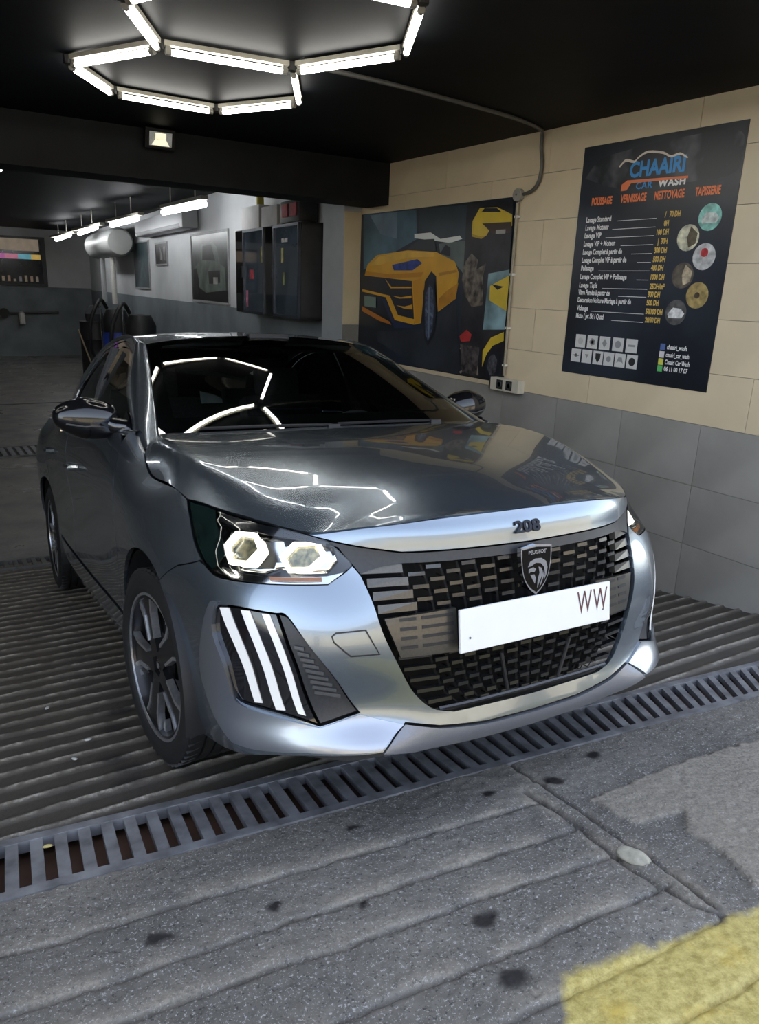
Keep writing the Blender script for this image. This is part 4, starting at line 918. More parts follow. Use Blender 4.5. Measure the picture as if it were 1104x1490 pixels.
for lb, a, b_ in spots:
    r_ = empty('tube_light', a, label='%s' % lb, cat='tube light', group='tube lights along the back ceiling'); v = Vector(b_) - Vector(a)
    t = B(); t.tube([(0, 0, 0), v], .035, 10); t.out('tube', BT, r_, True)
    t = B(); t.box(v / 2 + Vector((0, 0, .065)), (.08, v.length * 1.04, .04)); t.tube([v * .2 + Vector((0, 0, .1)), v * .2 + Vector((0, 0, 2.512 - a[2]))], .008); t.tube([v * .8 + Vector((0, 0, .1)), v * .8 + Vector((0, 0, 2.512 - a[2]))], .008); t.out('tube_batten', CHAN, r_)
r_ = empty('floodlight', (.29, 4.24, 2.282), label='small square black floodlight on the face of the black beam', cat='floodlight')
t = B(); t.box((0, -.05, 0), (.20, .05, .125), Euler((.25, 0, 0)), .006); t.tube([(-.06, .035, -.02), (-.06, -.03, -.02)], .006); t.tube([(.06, .035, -.02), (.06, -.03, -.02)], .006); t.out('housing', M('flood_black', (.004, .004, .004), .6, spec=.2, noise=(60, .1)), r_)
t = B(); mm = Matrix.Translation((0, -.079, -.008)) @ Matrix.Diagonal((1, .9, .86, 1)) @ Matrix.Rotation(.25, 4, 'X') @ FRONT; t.prism([(-.075, -.05), (.075, -.05), (.075, .05), (-.075, .05)], mm, .003); t.out('reflector', M('flood_reflector', (.5, .5, .46), .25, .9, noise=(30, .1)), r_)
t = B(); t.prism([(-.035, .0), (.035, .0), (.035, .042), (-.035, .042)], mm @ Matrix.Translation((0, 0, .003)), .004); t.prism([(-.06, -.045), (.06, -.045), (.036, -.002), (-.036, -.002)], mm @ Matrix.Translation((0, 0, .003)), .002); t.out('led_panel', M('flood_led', (.75, .72, .5), .3, emit=((1, .95, .7), .6), noise=(30, .05)), r_)
# ---------------------------------------------------------------- print on the right wall
WALLM = Matrix(((0, 0, -1, 0), (-1, 0, 0, 0), (0, 1, 0, 0), (0, 0, 0, 1)))
def wall_at(y, z, off=0): return Matrix.Translation((WX - off, y, z)) @ WALLM
def fl(name, polys, off, mat, parent=None, **kw):
    """flat print: polygons given as (y,z) on the wall"""
    t = B()
    for P in polys: t.prism([(-p[0], p[1]) for p in P], Matrix.Translation((WX - off, 0, 0)) @ WALLM, .0003)
    return t.out(name, mat, parent, **kw)
C3 = lambda n, c, r=.35, **k: M('print_' + n, c, r, **k)
def circ(y, z, r, n=20): return [(y + r * math.cos(2 * math.pi * i / n), z + r * math.sin(2 * math.pi * i / n)) for i in range(n)]
def rect(y0, z0, y1, z1): return [(y0, z0), (y1, z0), (y1, z1), (y0, z1)]
po = box('price_poster', (WX - .004, 1.143, .915), (WX, 2.177, 2.21), M('poster_black', (.013, .016, .022), .30, noise=(1.5, .4), col2=(.028, .036, .052)), label='large black car wash price list poster on the beige tiles', cat='poster')
PO = po
PM = PO.location
def onp(o): o.parent = PO; o.matrix_parent_inverse = Matrix.Translation(-PM); return o
WHITEP, ORP, BLUEP, YELP = C3('white', (.85, .85, .84)), C3('orange', (.85, .22, .08)), C3('blue', (.04, .30, .70)), C3('yellow', (.72, .50, .13))
sm = M('print_smoke', (.014, .017, .024), .32, noise=(4.5, 0.), col2=(.20, .21, .23), detail=3, nr=(.50, .80))
onp(fl('smoke_print', [crv([(2.15, 2.04), (2.05, 2.13), (1.85, 2.16), (1.5, 2.18), (1.2, 2.17), (1.155, 2.08), (1.2, 1.97), (1.5, 1.96), (1.9, 1.97), (2.15, 2.04)], 6)[:-1]], .0045, sm))
o = onp(txt('lettering', 'CHAAIRI', .108, BLUEP, wall_at(1.645, 1.995, .0055), None, bold=.004, xs=.86))
onp(fl('car_outline', [[*crv([(1.905, 2.079), (1.86, 2.115), (1.80, 2.10), (1.774, 2.118), (1.715, 2.140), (1.615, 2.124), (1.564, 2.100), (1.508, 2.107), (1.455, 2.078)], 3), *crv([(1.462, 2.074), (1.508, 2.096), (1.564, 2.089), (1.615, 2.112), (1.715, 2.128), (1.774, 2.107), (1.80, 2.088), (1.86, 2.10), (1.895, 2.075)], 3)]], .0062, C3('cream', (.75, .68, .58))))
onp(fl('brush_stroke', [[(1.87, 1.949), (1.869, 1.983), (1.832, 2.002), (1.441, 1.990), (1.44, 1.978), (1.804, 1.985), (1.831, 1.95)]], .0058, ORP))
onp(txt('lettering', 'CAR', .048, BLUEP, wall_at(1.715, 1.942, .0055), None, bold=.001, xs=1.1, sp=1.1)); onp(txt('lettering', 'WASH', .048, WHITEP, wall_at(1.535, 1.942, .0055), None, bold=.002, xs=1.15, sp=1.12))
for w_, ya, yb in (('POLISSAGE', 2.094, 1.91), ('VERNISSAGE', 1.88, 1.672), ('NETTOYAGE', 1.638, 1.446), ('TAPISSERIE', 1.411, 1.213)):
    o = onp(txt('lettering', w_, .056, ORP, wall_at((ya + yb) / 2, 1.878, .0055), None, bold=.0024, xs=(ya - yb) / (.056 * .66 * len(w_))))
rows = [('Lavage Standard', 1.804, '/   70 DH', 1.454), ('Lavage Moteur', 1.760, '0H', 1.519), ('Lavage VIP', 1.716, '100 DH', 1.512), ('Lavage VIP + Moteur', 1.670, '|  30H', 1.511), ('Lavage Complet à partir de', 1.624, '300 DH', 1.508), ('Lavage Complet VIP à partir de', 1.578, '500 DH', 1.509), ('Polissage', 1.533, '400 DH', 1.514), ('Lavage Complet VIP + Polissage', 1.485, '1000 DH', 1.50), ('Lavage Tapis', 1.436, '25DH/m²', 1.491), ('Vitre Fumée à partir de', 1.394, '300 DH', 1.512), ('Decoration Voiture Mariage à partir de', 1.350, '500 DH', 1.513), ('Vidange', 1.303, '50/100 DH', 1.48), ('Moto / Jet Ski / Quad', 1.258, '20/30 DH', 1.489)]
ends = [1.887, 1.914, 1.957, 1.839, 1.757, 1.71, 1.981, 1.698, 1.937, 1.812, 1.624, 2.005, 1.841]
for (tx, z_, pr, yp), ye in zip(rows, ends):
    onp(txt('lettering', tx, .040, WHITEP, wall_at(2.105, z_ - .016, .0055), None, 'LEFT', bold=.0013, xs=(2.105 - ye) / (.040 * .50 * len(tx))))
    onp(txt('lettering', pr, .040, YELP, wall_at(yp, z_ - .016, .0055), None, 'RIGHT', bold=.0015, xs=.62))
    if ye - .02 > 1.62: onp(fl('rule_line', [rect(ye - .015, z_ - .012, 1.602, z_ - .0095)], .0055, WHITEP))
cols = [((.25, .55, .48), (.6, .65, .62)), ((.62, .60, .45), (.1, .08, .05)), ((.55, .55, .55), (.55, .04, .05)), ((.12, .10, .08), (.5, .42, .3)), ((.40, .30, .12), (.08, .06, .04)), ((.10, .10, .10), (.7, .7, .7))]
for i, ((y_, z_), (c1, c2)) in enumerate(zip([(1.277, 1.782), (1.388, 1.687), (1.277, 1.592), (1.387, 1.499), (1.283, 1.401), (1.397, 1.31)], cols)):
    d = onp(fl('photo_disc', [circ(y_, z_, .066)], .0058, C3('disc%d' % i, c1, noise=(22, .5))))
    sh = [[(y_ + .05, z_ - .01), (y_ + .02, z_ + .025), (y_ - .03, z_ + .02), (y_ - .055, z_ - .005), (y_ - .04, z_ - .028), (y_ + .04, z_ - .03)]] if i in (0, 5) else [[(y_ - .01, z_ + .055), (y_ - .055, z_ + .02), (y_ - .05, z_ - .03), (y_ - .01, z_ - .05), (y_ + .005, z_)]] if i in (1, 3) else [circ(y_, z_ + (.02 if i == 2 else 0), .022 if i == 2 else .016, 14)]
    s2 = fl('disc_picture', sh, .0064, C3('discb%d' % i, c2, noise=(40, .4))); onp(s2)
LG = C3('light', (.62, .62, .61)); MARK = C3('mark', (.30, .30, .31)); MARKD = C3('mark_dark', (.03, .03, .03))
for i, y_ in enumerate([2.045, 1.95, 1.855, 1.755, 1.657]):
    onp(fl('icon_tile', [rect(y_ - .040, 1.075, y_ + .040, 1.152)], .0058, LG)); z_ = 1.114
    mk = [[circ(y_, z_, .02, 14)], [circ(y_, z_, .024, 5), circ(y_, z_, .012, 6)], [[(y_, z_ + .026), (y_ + .018, z_), (y_, z_ - .026), (y_ - .018, z_)]], [circ(y_, z_, .022, 16)], [rect(y_ - .026, z_ - .006, y_ + .026, z_ + .006)]][i]
    onp(fl('icon_mark', mk, .0064, MARK if i else C3('mark_pale', (.5, .5, .5))))
for i, y_ in enumerate([2.07, 1.982, 1.894, 1.811, 1.727, 1.641]):
    onp(fl('icon_tile', [rect(y_ - .038, .986, y_ + .038, 1.064)], .0058, LG)); z_ = 1.025
    mk = [[[(y_ - .026, z_ + .004), (y_ + .026, z_ + .004), (y_ + .026, z_ - .002), (y_ - .026, z_ - .002)], circ(y_, z_, .012, 12)], [[(y_ + .014, z_ + .014), (y_ - .014, z_ + .014), (y_, z_ - .012)]], [[(y_ + .020, z_ + .026), (y_ - .020, z_ + .026), (y_ - .018, z_ - .005), (y_, z_ - .030), (y_ + .018, z_ - .005)]], [circ(y_, z_, .018, 10)], [[(y_ + .024, z_ - .016), (y_ + .012, z_ + .018), (y_ - .012, z_ + .018), (y_ - .024, z_ - .016), (y_ - .012, z_ - .008), (y_ + .012, z_ - .008)]], [circ(y_, z_, .023, 18)]][i]
    onp(fl('icon_mark', mk, .0064, MARKD if i in (2, 5) else MARK))
for z_, s_, c_, n_ in ((1.117, 'chaairi_wash', (.10, .16, .38), 'fb'), (1.076, 'chaairi_car_wash', (.66, .64, .66), 'ig'), (1.037, 'Chaairi Car Wash', (.62, .62, .10), 'sc'), (1.000, '06 11 00 17 07', (.12, .50, .16), 'wa')):
    onp(fl('icon_tile', [rect(1.463, z_ - .008, 1.431, z_ + .026)], .0058, C3('social_' + n_, c_))); onp(txt('lettering', s_, .034, WHITEP, wall_at(1.420, z_ - .008, .0055), None, 'LEFT', bold=.0008, xs=.17 / (.034 * .5 * len(s_)) if n_ != 'fb' else .72))
MUR={
'bgteal':[(4.669,1.985),(3.878,1.976),(3.848,1.761),(4.199,1.659),(4.643,1.533)],
'bgdark1':[(3.835,1.979),(3.238,1.969),(3.229,1.719),(3.562,1.752),(3.818,1.796)],
'sky1':[(4.562,1.973),(4.151,1.974),(4.135,1.771),(4.384,1.817)],
'light':[(3.885,1.798),(3.669,1.802),(3.541,1.751),(3.308,1.766),(3.278,1.743),(3.419,1.719),(3.56,1.735),(3.882,1.768)],
'windglow':[(3.558,1.717),(3.23,1.73),(3.212,1.486),(3.345,1.577),(3.531,1.648)],
'floor1':[(4.382,1.023),(3.732,1.077),(3.297,1.302),(3.2,0.766),(3.727,0.771),(4.376,0.941)],
'body':[(4.618,1.485),(4.577,1.573),(4.424,1.65),(3.965,1.68),(3.583,1.66),(3.347,1.588),(3.29,1.508),(3.309,1.325),(3.52,1.223),(3.566,1.484),(3.632,1.52),(3.711,1.447),(3.736,1.127),(3.825,1.109),(3.888,1.445),(4.184,1.462)],
'hoodlight':[(4.537,1.566),(4.397,1.637),(3.964,1.672),(3.614,1.655),(3.611,1.626),(3.96,1.624),(4.38,1.572)],
'frontshade':[(4.613,1.488),(4.184,1.464),(3.768,1.477),(3.732,1.514),(4.187,1.496),(4.601,1.519)],
'sideshade':[(3.52,1.226),(3.309,1.325),(3.286,1.44),(3.423,1.38),(3.519,1.319)],
'cheek':[(3.876,1.443),(3.767,1.469),(3.72,1.435),(3.741,1.129),(3.814,1.122)],
'doorline':[(3.537,1.508),(3.321,1.531),(3.31,1.514),(3.531,1.484)],
'roof':[(3.988,1.683),(3.815,1.754),(3.613,1.754),(3.584,1.666)],
'mirror':[(3.531,1.648),(3.467,1.709),(3.405,1.685),(3.409,1.623)],
'lampb':[(4.185,1.57),(3.824,1.611),(3.755,1.58),(3.883,1.526),(4.152,1.526)],
'grille':[(4.653,1.478),(4.184,1.462),(3.887,1.439),(3.842,1.184),(4.089,1.173),(4.198,1.325),(4.647,1.369)],
'bar1':[(4.647,1.369),(4.198,1.325),(4.064,1.174),(3.828,1.153),(3.825,1.109),(4.11,1.132),(4.26,1.311),(4.646,1.348)],
'bar2':[(4.283,1.461),(4.179,1.397),(3.884,1.402),(3.883,1.39),(4.19,1.384)],
'bar3':[(4.162,1.326),(4.028,1.317),(3.878,1.334),(3.877,1.315),(4.051,1.306)],
'bar4':[(4.095,1.251),(3.975,1.245),(3.861,1.265),(3.858,1.228),(3.974,1.229)],
'platem':[(4.608,1.315),(4.414,1.306),(4.408,1.219),(4.597,1.226)],
'low':[(4.639,1.224),(4.183,1.115),(4.156,1.09),(4.349,1.113),(4.636,1.182)],
'bumpd':[(4.322,1.296),(4.105,1.067),(3.845,1.083),(3.824,1.103),(4.109,1.126),(4.259,1.298)],
'wheel':[(3.709,1.19),(3.715,1.374),(3.658,1.46),(3.582,1.437),(3.532,1.247),(3.537,1.077),(3.622,0.959),(3.67,1.006)],
'rim':[(3.681,1.192),(3.685,1.339),(3.644,1.424),(3.592,1.389),(3.564,1.245),(3.569,1.087),(3.619,0.997),(3.658,1.044)],
'rimspoke':[(3.653,1.4),(3.631,1.4),(3.604,1.023),(3.625,1.021)],
'rimspoke2':[(3.676,1.241),(3.569,1.197),(3.572,1.178),(3.675,1.223)],
'strip':[(3.239,1.974),(2.749,1.966),(2.678,0.786),(3.211,0.777)],
'car2':[(3.161,1.771),(3.162,1.857),(3.092,1.938),(2.905,1.931),(2.753,1.877),(2.744,1.806),(2.956,1.805),(3.001,1.755),(3.052,1.751)],
'car2w':[(3.071,1.911),(3.039,1.935),(2.912,1.927),(2.86,1.898)],
'car2g':[(3.054,1.836),(2.755,1.832),(2.754,1.766),(2.934,1.763)],
'car2b':[(3.161,1.771),(3.052,1.751),(3.001,1.755),(3.051,1.735),(3.15,1.752)],
'car2p':[(2.903,1.788),(2.805,1.787),(2.805,1.761),(2.903,1.762)],
'bike':[(3.222,1.576),(3.146,1.641),(3.07,1.596),(3.08,1.531),(2.979,1.574),(3.004,1.487),(2.98,1.291),(3.105,1.275),(3.188,1.351),(3.238,1.464)],
'card3':[(2.945,1.504),(2.732,1.53),(2.731,1.139),(2.961,1.124)],
'car3':[(2.918,1.423),(2.727,1.494),(2.73,1.262),(2.915,1.326)],
'car3l':[(2.902,1.434),(2.775,1.42),(2.838,1.398)],
'rednose':[(3.222,1.061),(3.142,1.113),(3.083,1.082),(3.096,1.035),(3.199,1.022)],
'bike2':[(3.206,1.004),(2.982,0.998),(2.994,0.789),(3.165,0.806)],
'car4':[(2.939,0.865),(2.944,0.979),(2.867,1.075),(2.737,1.122),(2.73,1.063),(2.843,1.021),(2.904,0.948)],
'wheel4':[(2.913,0.867),(2.89,0.972),(2.825,1.011),(2.75,0.962),(2.752,0.839),(2.848,0.777)],
'rim4':[(2.886,0.87),(2.868,0.94),(2.819,0.967),(2.78,0.926),(2.787,0.846),(2.844,0.812)],
}
mu = box('car_mural', (WX - .003, 2.715, .775), (WX - .0015, 4.703, 1.987), M('mural_night', (.012, .018, .03), .35, noise=(1.2, .5)), label='wide mural print of a yellow sports SUV between the pillar and the conduit', cat='mural')
MP = mu.location
def onm(o): o.parent = mu; o.matrix_parent_inverse = Matrix.Translation(-MP); return o
YEL = C3('suv_yellow', (.62, .33, .025), noise=(3, .15)); YEL2 = C3('yellow2', (.62, .45, .04), noise=(5, .15)); DK = C3('dark', (.012, .013, .02)); NAVY = C3('navy', (.02, .045, .22), noise=(20, .5)); TEAL = C3('teal', (.05, .11, .15), noise=(2.5, .6)); 
spec = dict(bgteal=TEAL, bgdark1=C3('slate', (.03, .045, .055), noise=(2, .4)), sky1=C3('skyblue', (.10, .15, .20), noise=(3, .5)), light=C3('glow', (.75, .78, .75)), windglow=C3('greyteal', (.12, .16, .15), noise=(3, .4)), floor1=C3('asphalt', (.025, .03, .04), noise=(4, .4)),
  body=YEL, hoodlight=C3('hood_light', (.70, .42, .06), noise=(4, .2)), frontshade=C3('front_orange', (.50, .22, .015)), sideshade=C3('side_orange', (.42, .19, .015), noise=(5, .3)), cheek=C3('cheek_orange', (.55, .26, .02)), doorline=C3('door_shade', (.40, .20, .02)), rimspoke=C3('rim_light', (.14, .18, .24)), rimspoke2=C3('rim_light', (.14, .18, .24)), car2b=C3('bumper_yellow', (.42, .28, .02)), car2p=C3('plate_pale', (.35, .33, .30)), roof=C3('roofdark', (.03, .035, .04)), mirror=DK, lampb=NAVY, grille=C3('grille', (.02, .02, .03)), bar1=YEL, bar2=YEL, bar3=YEL, bar4=YEL, platem=C3('plate', (.16, .22, .20)), low=C3('low_orange', (.45, .16, .02)), bumpd=C3('bumper_navy', (.02, .03, .08)), wheel=DK, rim=C3('rimblue', (.05, .07, .12), noise=(30, .8)),
  strip=C3('strip', (.018, .018, .022), noise=(6, .6)), car2=YEL2, car2w=DK, car2g=C3('grille2', (.05, .03, .02)), bike=C3('bike', (.12, .10, .08), noise=(18, .9)), card3=C3('card', (.20, .32, .36), noise=(4, .6)), car3=YEL2, car3l=DK, rednose=C3('red', (.40, .03, .03), noise=(10, .4)), bike2=C3('bike_dark', (.06, .05, .05), noise=(25, .9)), car4=YEL2, wheel4=DK, rim4=C3('rimgrey', (.07, .07, .08), noise=(30, .8)))
for i, (n_, P) in enumerate(MUR.items()): onm(fl('mural_print', [[(min(max(a, 2.72), 4.70), min(max(b_, .78), 1.983)) for a, b_ in P]], .0034 + .00035 * i, spec[n_]))
onm(fl('spoke_print', [[(3.05, .99), (3.02, .99), (2.975, .80), (3.02, .80)], [(3.10, .93), (3.09, .95), (3.20, .99), (3.21, .97)], [(3.075, .88), (3.09, .87), (3.20, .80), (3.18, .79)]], .0146, C3('spoke', (.30, .25, .22))))
# ---------------------------------------------------------------- conduit, junction box, sockets
CON = M('conduit_grey', (.09, .088, .08), .5, noise=(20, .2))
t = B(); t.tube(crv([(.36, 2.19, 2.338), (.8, 2.21, 2.338), (1.2, 2.26, 2.338), (1.75, 2.35, 2.338), (2.08, 2.46, 2.336), (2.165, 2.525, 2.325), (2.172, 2.53, 2.25), (2.172, 2.51, 2.16), (2.172, 2.525, 2.06), (2.172, 2.575, 2.01), (2.172, 2.655, 1.992)], 5), .011, 8)
cn = t.out('cable_conduit', CON, None, True, label='thin grey cable conduit bending from the ceiling down the beige wall', cat='conduit')
t = B(); t.tube([(2.172, 2.704, 1.945), (2.172, 2.702, 1.4), (2.172, 2.698, .83)], .010, 8); t.out('conduit_drop', M('conduit_beige', (.30, .26, .19), .5, noise=(20, .2)), cn, True)
for z_ in (1.86, 1.5, 1.15, .9): t = B(); t.box((2.1765, 2.702, z_), (.024, .034, .014), bev=.002); t.out('conduit_clip', WHITEPLASTIC, cn)
r_ = empty('junction_box', (2.178, 2.705, 1.992), label='round grey junction box at the top corner of the mural', cat='junction box')
t = B(); t.lathe([(0, 0), (.040, 0), (.040, .03), (.036, .034), (0, .034)], 20, Matrix.Translation((.012, 0, 0)) @ WALLM.to_3x3().to_4x4()); t.out('box_body', M('box_grey', (.30, .29, .26), .5, noise=(20, .1)), r_, True)
t = B(); t.lathe([(0, .034), (.006, .034), (.006, .037), (0, .037)], 8, Matrix.Translation((.012, 0, 0)) @ WALLM.to_3x3().to_4x4()); t.out('screw', CHROME, r_)
r_ = empty('socket_box', (2.19, 2.645, .772), label='white surface socket box with two black sockets under the mural', cat='socket')
t = B(); t.box((-.03, 0, 0), (.06, .285, .088), bev=.006); t.out('box_body', M('socket_beige', (.58, .54, .44), .45, noise=(15, .06)), r_)
for y_ in (-.05, .045): 
    t = B(); t.box((-.0605, y_, 0), (.004, .062, .064), bev=.003); sk = t.out('socket', BLACK, r_)
    t = B(); t.lathe([(.024, 0), (.020, .003), (.016, .003), (.016, 0)], 16, Matrix.Translation((-.0625, y_, 0)) @ WALLM.to_3x3().to_4x4()); t.out('socket_ring', DARKGREY, sk)
t = B(); t.box((-.028, .150, .005), (.052, .03, .10), bev=.01); t.out('socket_flap', BLACK, r_)
# ---------------------------------------------------------------- far part, along the slanted wall
def farempty(name, y, z, off=0., **kw): return empty(name, (far(y, off), y, z), (0, 0, -ang), **kw)
DISPF = M('cabinet_frame', (.075, .085, .11), .35, .6, noise=(20, .15)); DISPD = M('cabinet_side', (.035, .035, .037), .5, noise=(8, .2))
r_ = farempty('display_cabinet', 6.0, 1.06, .02, label='dark wall cabinet with two tall glazed doors beyond the pillar', cat='cabinet')
# local: y along the wall, -x into the room
L0, L1, DP, HC = -.60, 1.33, .23, .895
t = B(); t.box((-.015, (L0 + L1) / 2, HC / 2), (.03, L1 - L0, HC)); t.box((-DP / 2, L0 + .015, HC / 2), (DP, .03, HC)); t.box((-DP / 2, L1 - .015, HC / 2), (DP, .03, HC)); t.box((-DP / 2, (L0 + L1) / 2, HC - .015), (DP, L1 - L0, .03)); t.box((-DP / 2, (L0 + L1) / 2, .015), (DP, L1 - L0, .03)); t.out('cabinet_body', DISPD, r_)
CGL = M('cabinet_glass', (.06, .10, .15), .08, .15, 1., noise=(2.5, .6), col2=(.13, .18, .24))
for q_, (y0, y1) in enumerate(((-.58, .10), (.38, 1.05))):
    t = B(); f = .025
    t.box((-DP - .012, y0 + f / 2, HC / 2), (.028, f, HC - .02)); t.box((-DP - .012, y1 - f / 2, HC / 2), (.028, f, HC - .02)); t.box((-DP - .012, (y0 + y1) / 2, HC - .02), (.028, y1 - y0, f)); t.box((-DP - .012, (y0 + y1) / 2, .02), (.028, y1 - y0, f)); dd = t.out('cabinet_door', DISPF, r_)
    t = B(); t.box((-DP - .010, (y0 + y1) / 2, HC / 2), (.006, y1 - y0 - 2 * f, HC - .06)); t.out('door_pane', CGL, dd)
    t = B(); t.box((-DP - .030, y1 - .012, HC / 2), (.02, .014, .12)); t.out('door_handle', DISPF, dd)
    t = B(); t.box((-DP - .006, y1 + .14, HC / 2), (.014, .27, HC - .02)); t.out('cabinet_post', GLOSSBLACK, r_)
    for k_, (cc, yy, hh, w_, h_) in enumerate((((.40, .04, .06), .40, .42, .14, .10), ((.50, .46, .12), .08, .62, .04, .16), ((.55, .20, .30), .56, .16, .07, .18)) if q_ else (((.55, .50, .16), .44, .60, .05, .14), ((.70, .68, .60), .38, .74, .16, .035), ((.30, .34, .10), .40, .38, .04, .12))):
        t = B(); t.box((-DP - .0145, y0 + yy, hh), (.002, w_, h_)); t.out('painted_reflection', M('painted_reflection%d%d' % (q_, k_), cc, .5, noise=(14, .6)), dd)  # coloured reflections in the panes, painted on as thin patches
# things on top of the cabinet
for nm, lb, yy, dx, cc in (('carton', 'pale flat carton on top of the glazed cabinet, at its far end', 7.0, (.16, .58, .24), (.55, .55, .54)), ('carton', 'white carton on the cabinet beside the red bag', 6.38, (.18, .46, .20), (.52, .51, .50))):
    r2 = farempty(nm, yy, 1.957, .12, label=lb, cat='box'); t = B(); t.box((0, 0, dx[2] / 2 + .002), dx, bev=.006); t.out('carton_body', M('carton_pale%d' % int(yy * 10), cc, .7, noise=(6, .1)), r2)
    t = B(); t.box((0, 0, dx[2] + .003), (.05, dx[1] * .98, .002)); t.out('tape', CHAN, r2)
r2 = farempty('tool_bag', 5.78, 1.955, .13, label='dark bag with red panels on top of the glazed cabinet', cat='bag')
t = B(); t.box((0, 0, .11), (.20, .50, .21), bev=.04); t.out('bag_body', BLACK, r2, True)
REDM = M('bag_red', (.32, .03, .035), .6, noise=(20, .3))
for y_ in (-.12, .10): t = B(); t.box((-.10, y_, .12), (.02, .16, .12), bev=.008); t.out('bag_pocket', REDM, r2)
t = B(); t.tube([(0, -.15, .205), (0, -.1, .27), (0, .1, .27), (0, .15, .205)], .012, 8); t.out('bag_handle', BLACK, r2)
r2 = farempty('spray_bottle', 6.86, 2.2, .13, label='small yellow and black bottle on the pale carton above the cabinet', cat='bottle')
r2.location.z = 2.2015
t = B(); t.lathe([(0, 0), (.04, 0), (.04, .10), (.015, .13), (0, .13)], 14); t.out('bottle_body', M('bottle_yellow', (.45, .38, .05), .4, noise=(10, .1)), r2, True)
t = B(); t.lathe([(0, .13), (.018, .13), (.018, .17), (0, .17)], 10); t.out('bottle_cap', BLACK, r2)
def pic(name, lb, y0, y1, z0, z1, col, colb, polys, cat='picture'):
    r2 = farempty(name, (y0 + y1) / 2, (z0 + z1) / 2, label=lb, cat=cat); h, w = z1 - z0, (y1 - y0)
    t = B(); t.box((-.008, 0, 0), (.016, w, h)); t.out('picture_sheet', M('pic_' + name + str(int(y0 * 10)), col, .3, noise=(1.6, .6), col2=colb), r2)
    mw = Matrix.Translation((-.0165, 0, 0)) @ WALLM.to_3x3().to_4x4()
    for i, (P, c) in enumerate(polys): t = B(); t.prism([(x * w, y * h) for x, y in P], mw @ Matrix.Translation((0, 0, .0006 * i)), .0005); t.out('picture_print', M('picp_%s_%d' % (name, i) + str(int(y0 * 10)), c, .35, noise=(5, .4)), r2)
    t = B(); 
    for y_, z_, a, b_ in ((0, h / 2 + .015, w + .06, .03), (0, -h / 2 - .015, w + .06, .03), (w / 2 + .015, 0, .03, h), (-w / 2 - .015, 0, .03, h)): t.box((-.012, y_, z_), (.024, a, b_))
    t.out('picture_frame', M('pic_frame', (.38, .39, .40), .5, noise=(10, .1)), r2)
jeep = [([(-.5, -.5), (.5, -.5), (.5, -.33), (-.5, -.30)], (.02, .02, .02)), ([(-.42, -.25), (-.40, .02), (-.28, .10), (-.22, .36), (.10, .38), (.22, .30), (.30, .05), (.42, 0), (.44, -.32), (-.1, -.38)], (.15, .19, .165)), ([(-.18, .12), (-.16, .33), (.08, .34), (.18, .10)], (.02, .022, .025)), ([(-.02, -.05), (.30, -.04), (.30, -.22), (0, -.24)], (.03, .035, .03)), ([(.12, -.14), (.24, -.14), (.24, -.24), (.12, -.24)], (.45, .45, .43)), ([(-.45, -.02), (-.36, .0), (-.30, -.18), (-.30, -.45), (-.38, -.48), (-.45, -.35)], (.015, .015, .015))]
pic('car_picture', 'framed picture of a green off-road car left of the glazed cabinet', 8.40, 10.15, 1.13, 2.02, (.05, .065, .06), (.12, .15, .14), jeep)
pic('car_picture', 'narrow framed dark picture farther along the wall, near the water heater', 13.1, 14.4, 1.25, 2.05, (.06, .09, .10), (.11, .16, .18), [([(-.3, -.3), (-.2, .1), (.2, .15), (.35, -.25)], (.12, .16, .17))])
pic('notice', 'small dark notice on the white wall between the two car pictures', 11.7, 12.5, 1.66, 1.98, (.04, .04, .04), (.08, .08, .08), [([(-.1, -.3), (-.1, .35), (.1, -.1), (.1, -.35)], (.4, .4, .4)), ([(.2, -.35), (.2, .35), (.36, .35), (.36, -.35)], (.35, .35, .35))], 'notice')
r2 = farempty('air_conditioner', 11.4, 2.12, label='white split air conditioner high on the white wall', cat='air conditioner')
t = B(); t.box((-.13, 0, .12), (.24, 3.3, .26), bev=.05); t.out('unit_body', M('aircon_white', (.40, .41, .42), .45, noise=(3, .05)), r2, True)
t = B(); t.box((-.245, 0, .03), (.02, 3.0, .05), bev=.008); t.out('unit_louvre', M('aircon_grey', (.22, .23, .24), .5, noise=(3, .1)), r2)
r2 = farempty('water_heater', 15.3, 1.85, .36, label='white horizontal water heater tank near the back corner', cat='water heater')
t = B(); t.lathe([(0, -1.4), (.22, -1.38), (.26, -1.3), (.26, 1.3), (.22, 1.38), (0, 1.4)], 24, Matrix.Translation((0, 0, .2)) @ Matrix.Rotation(math.pi / 2, 4, 'X')); t.out('tank', M('tank_white', (.42, .43, .42), .4, noise=(3, .08)), r2, True)
for y_ in (-1.0, 1.0): t = B(); t.box((.2, y_, .2), (.26, .08, .3)); t.out('tank_bracket', DARKGREY, r2)
for i_, y_ in enumerate((-.6, .6)): t = B(); t.tube([(-.02, y_, -.03), (-.02, y_, -.95)], .05, 8); t.out('water_pipe', WALLWHITE if i_ else WHITEPLASTIC, r2)
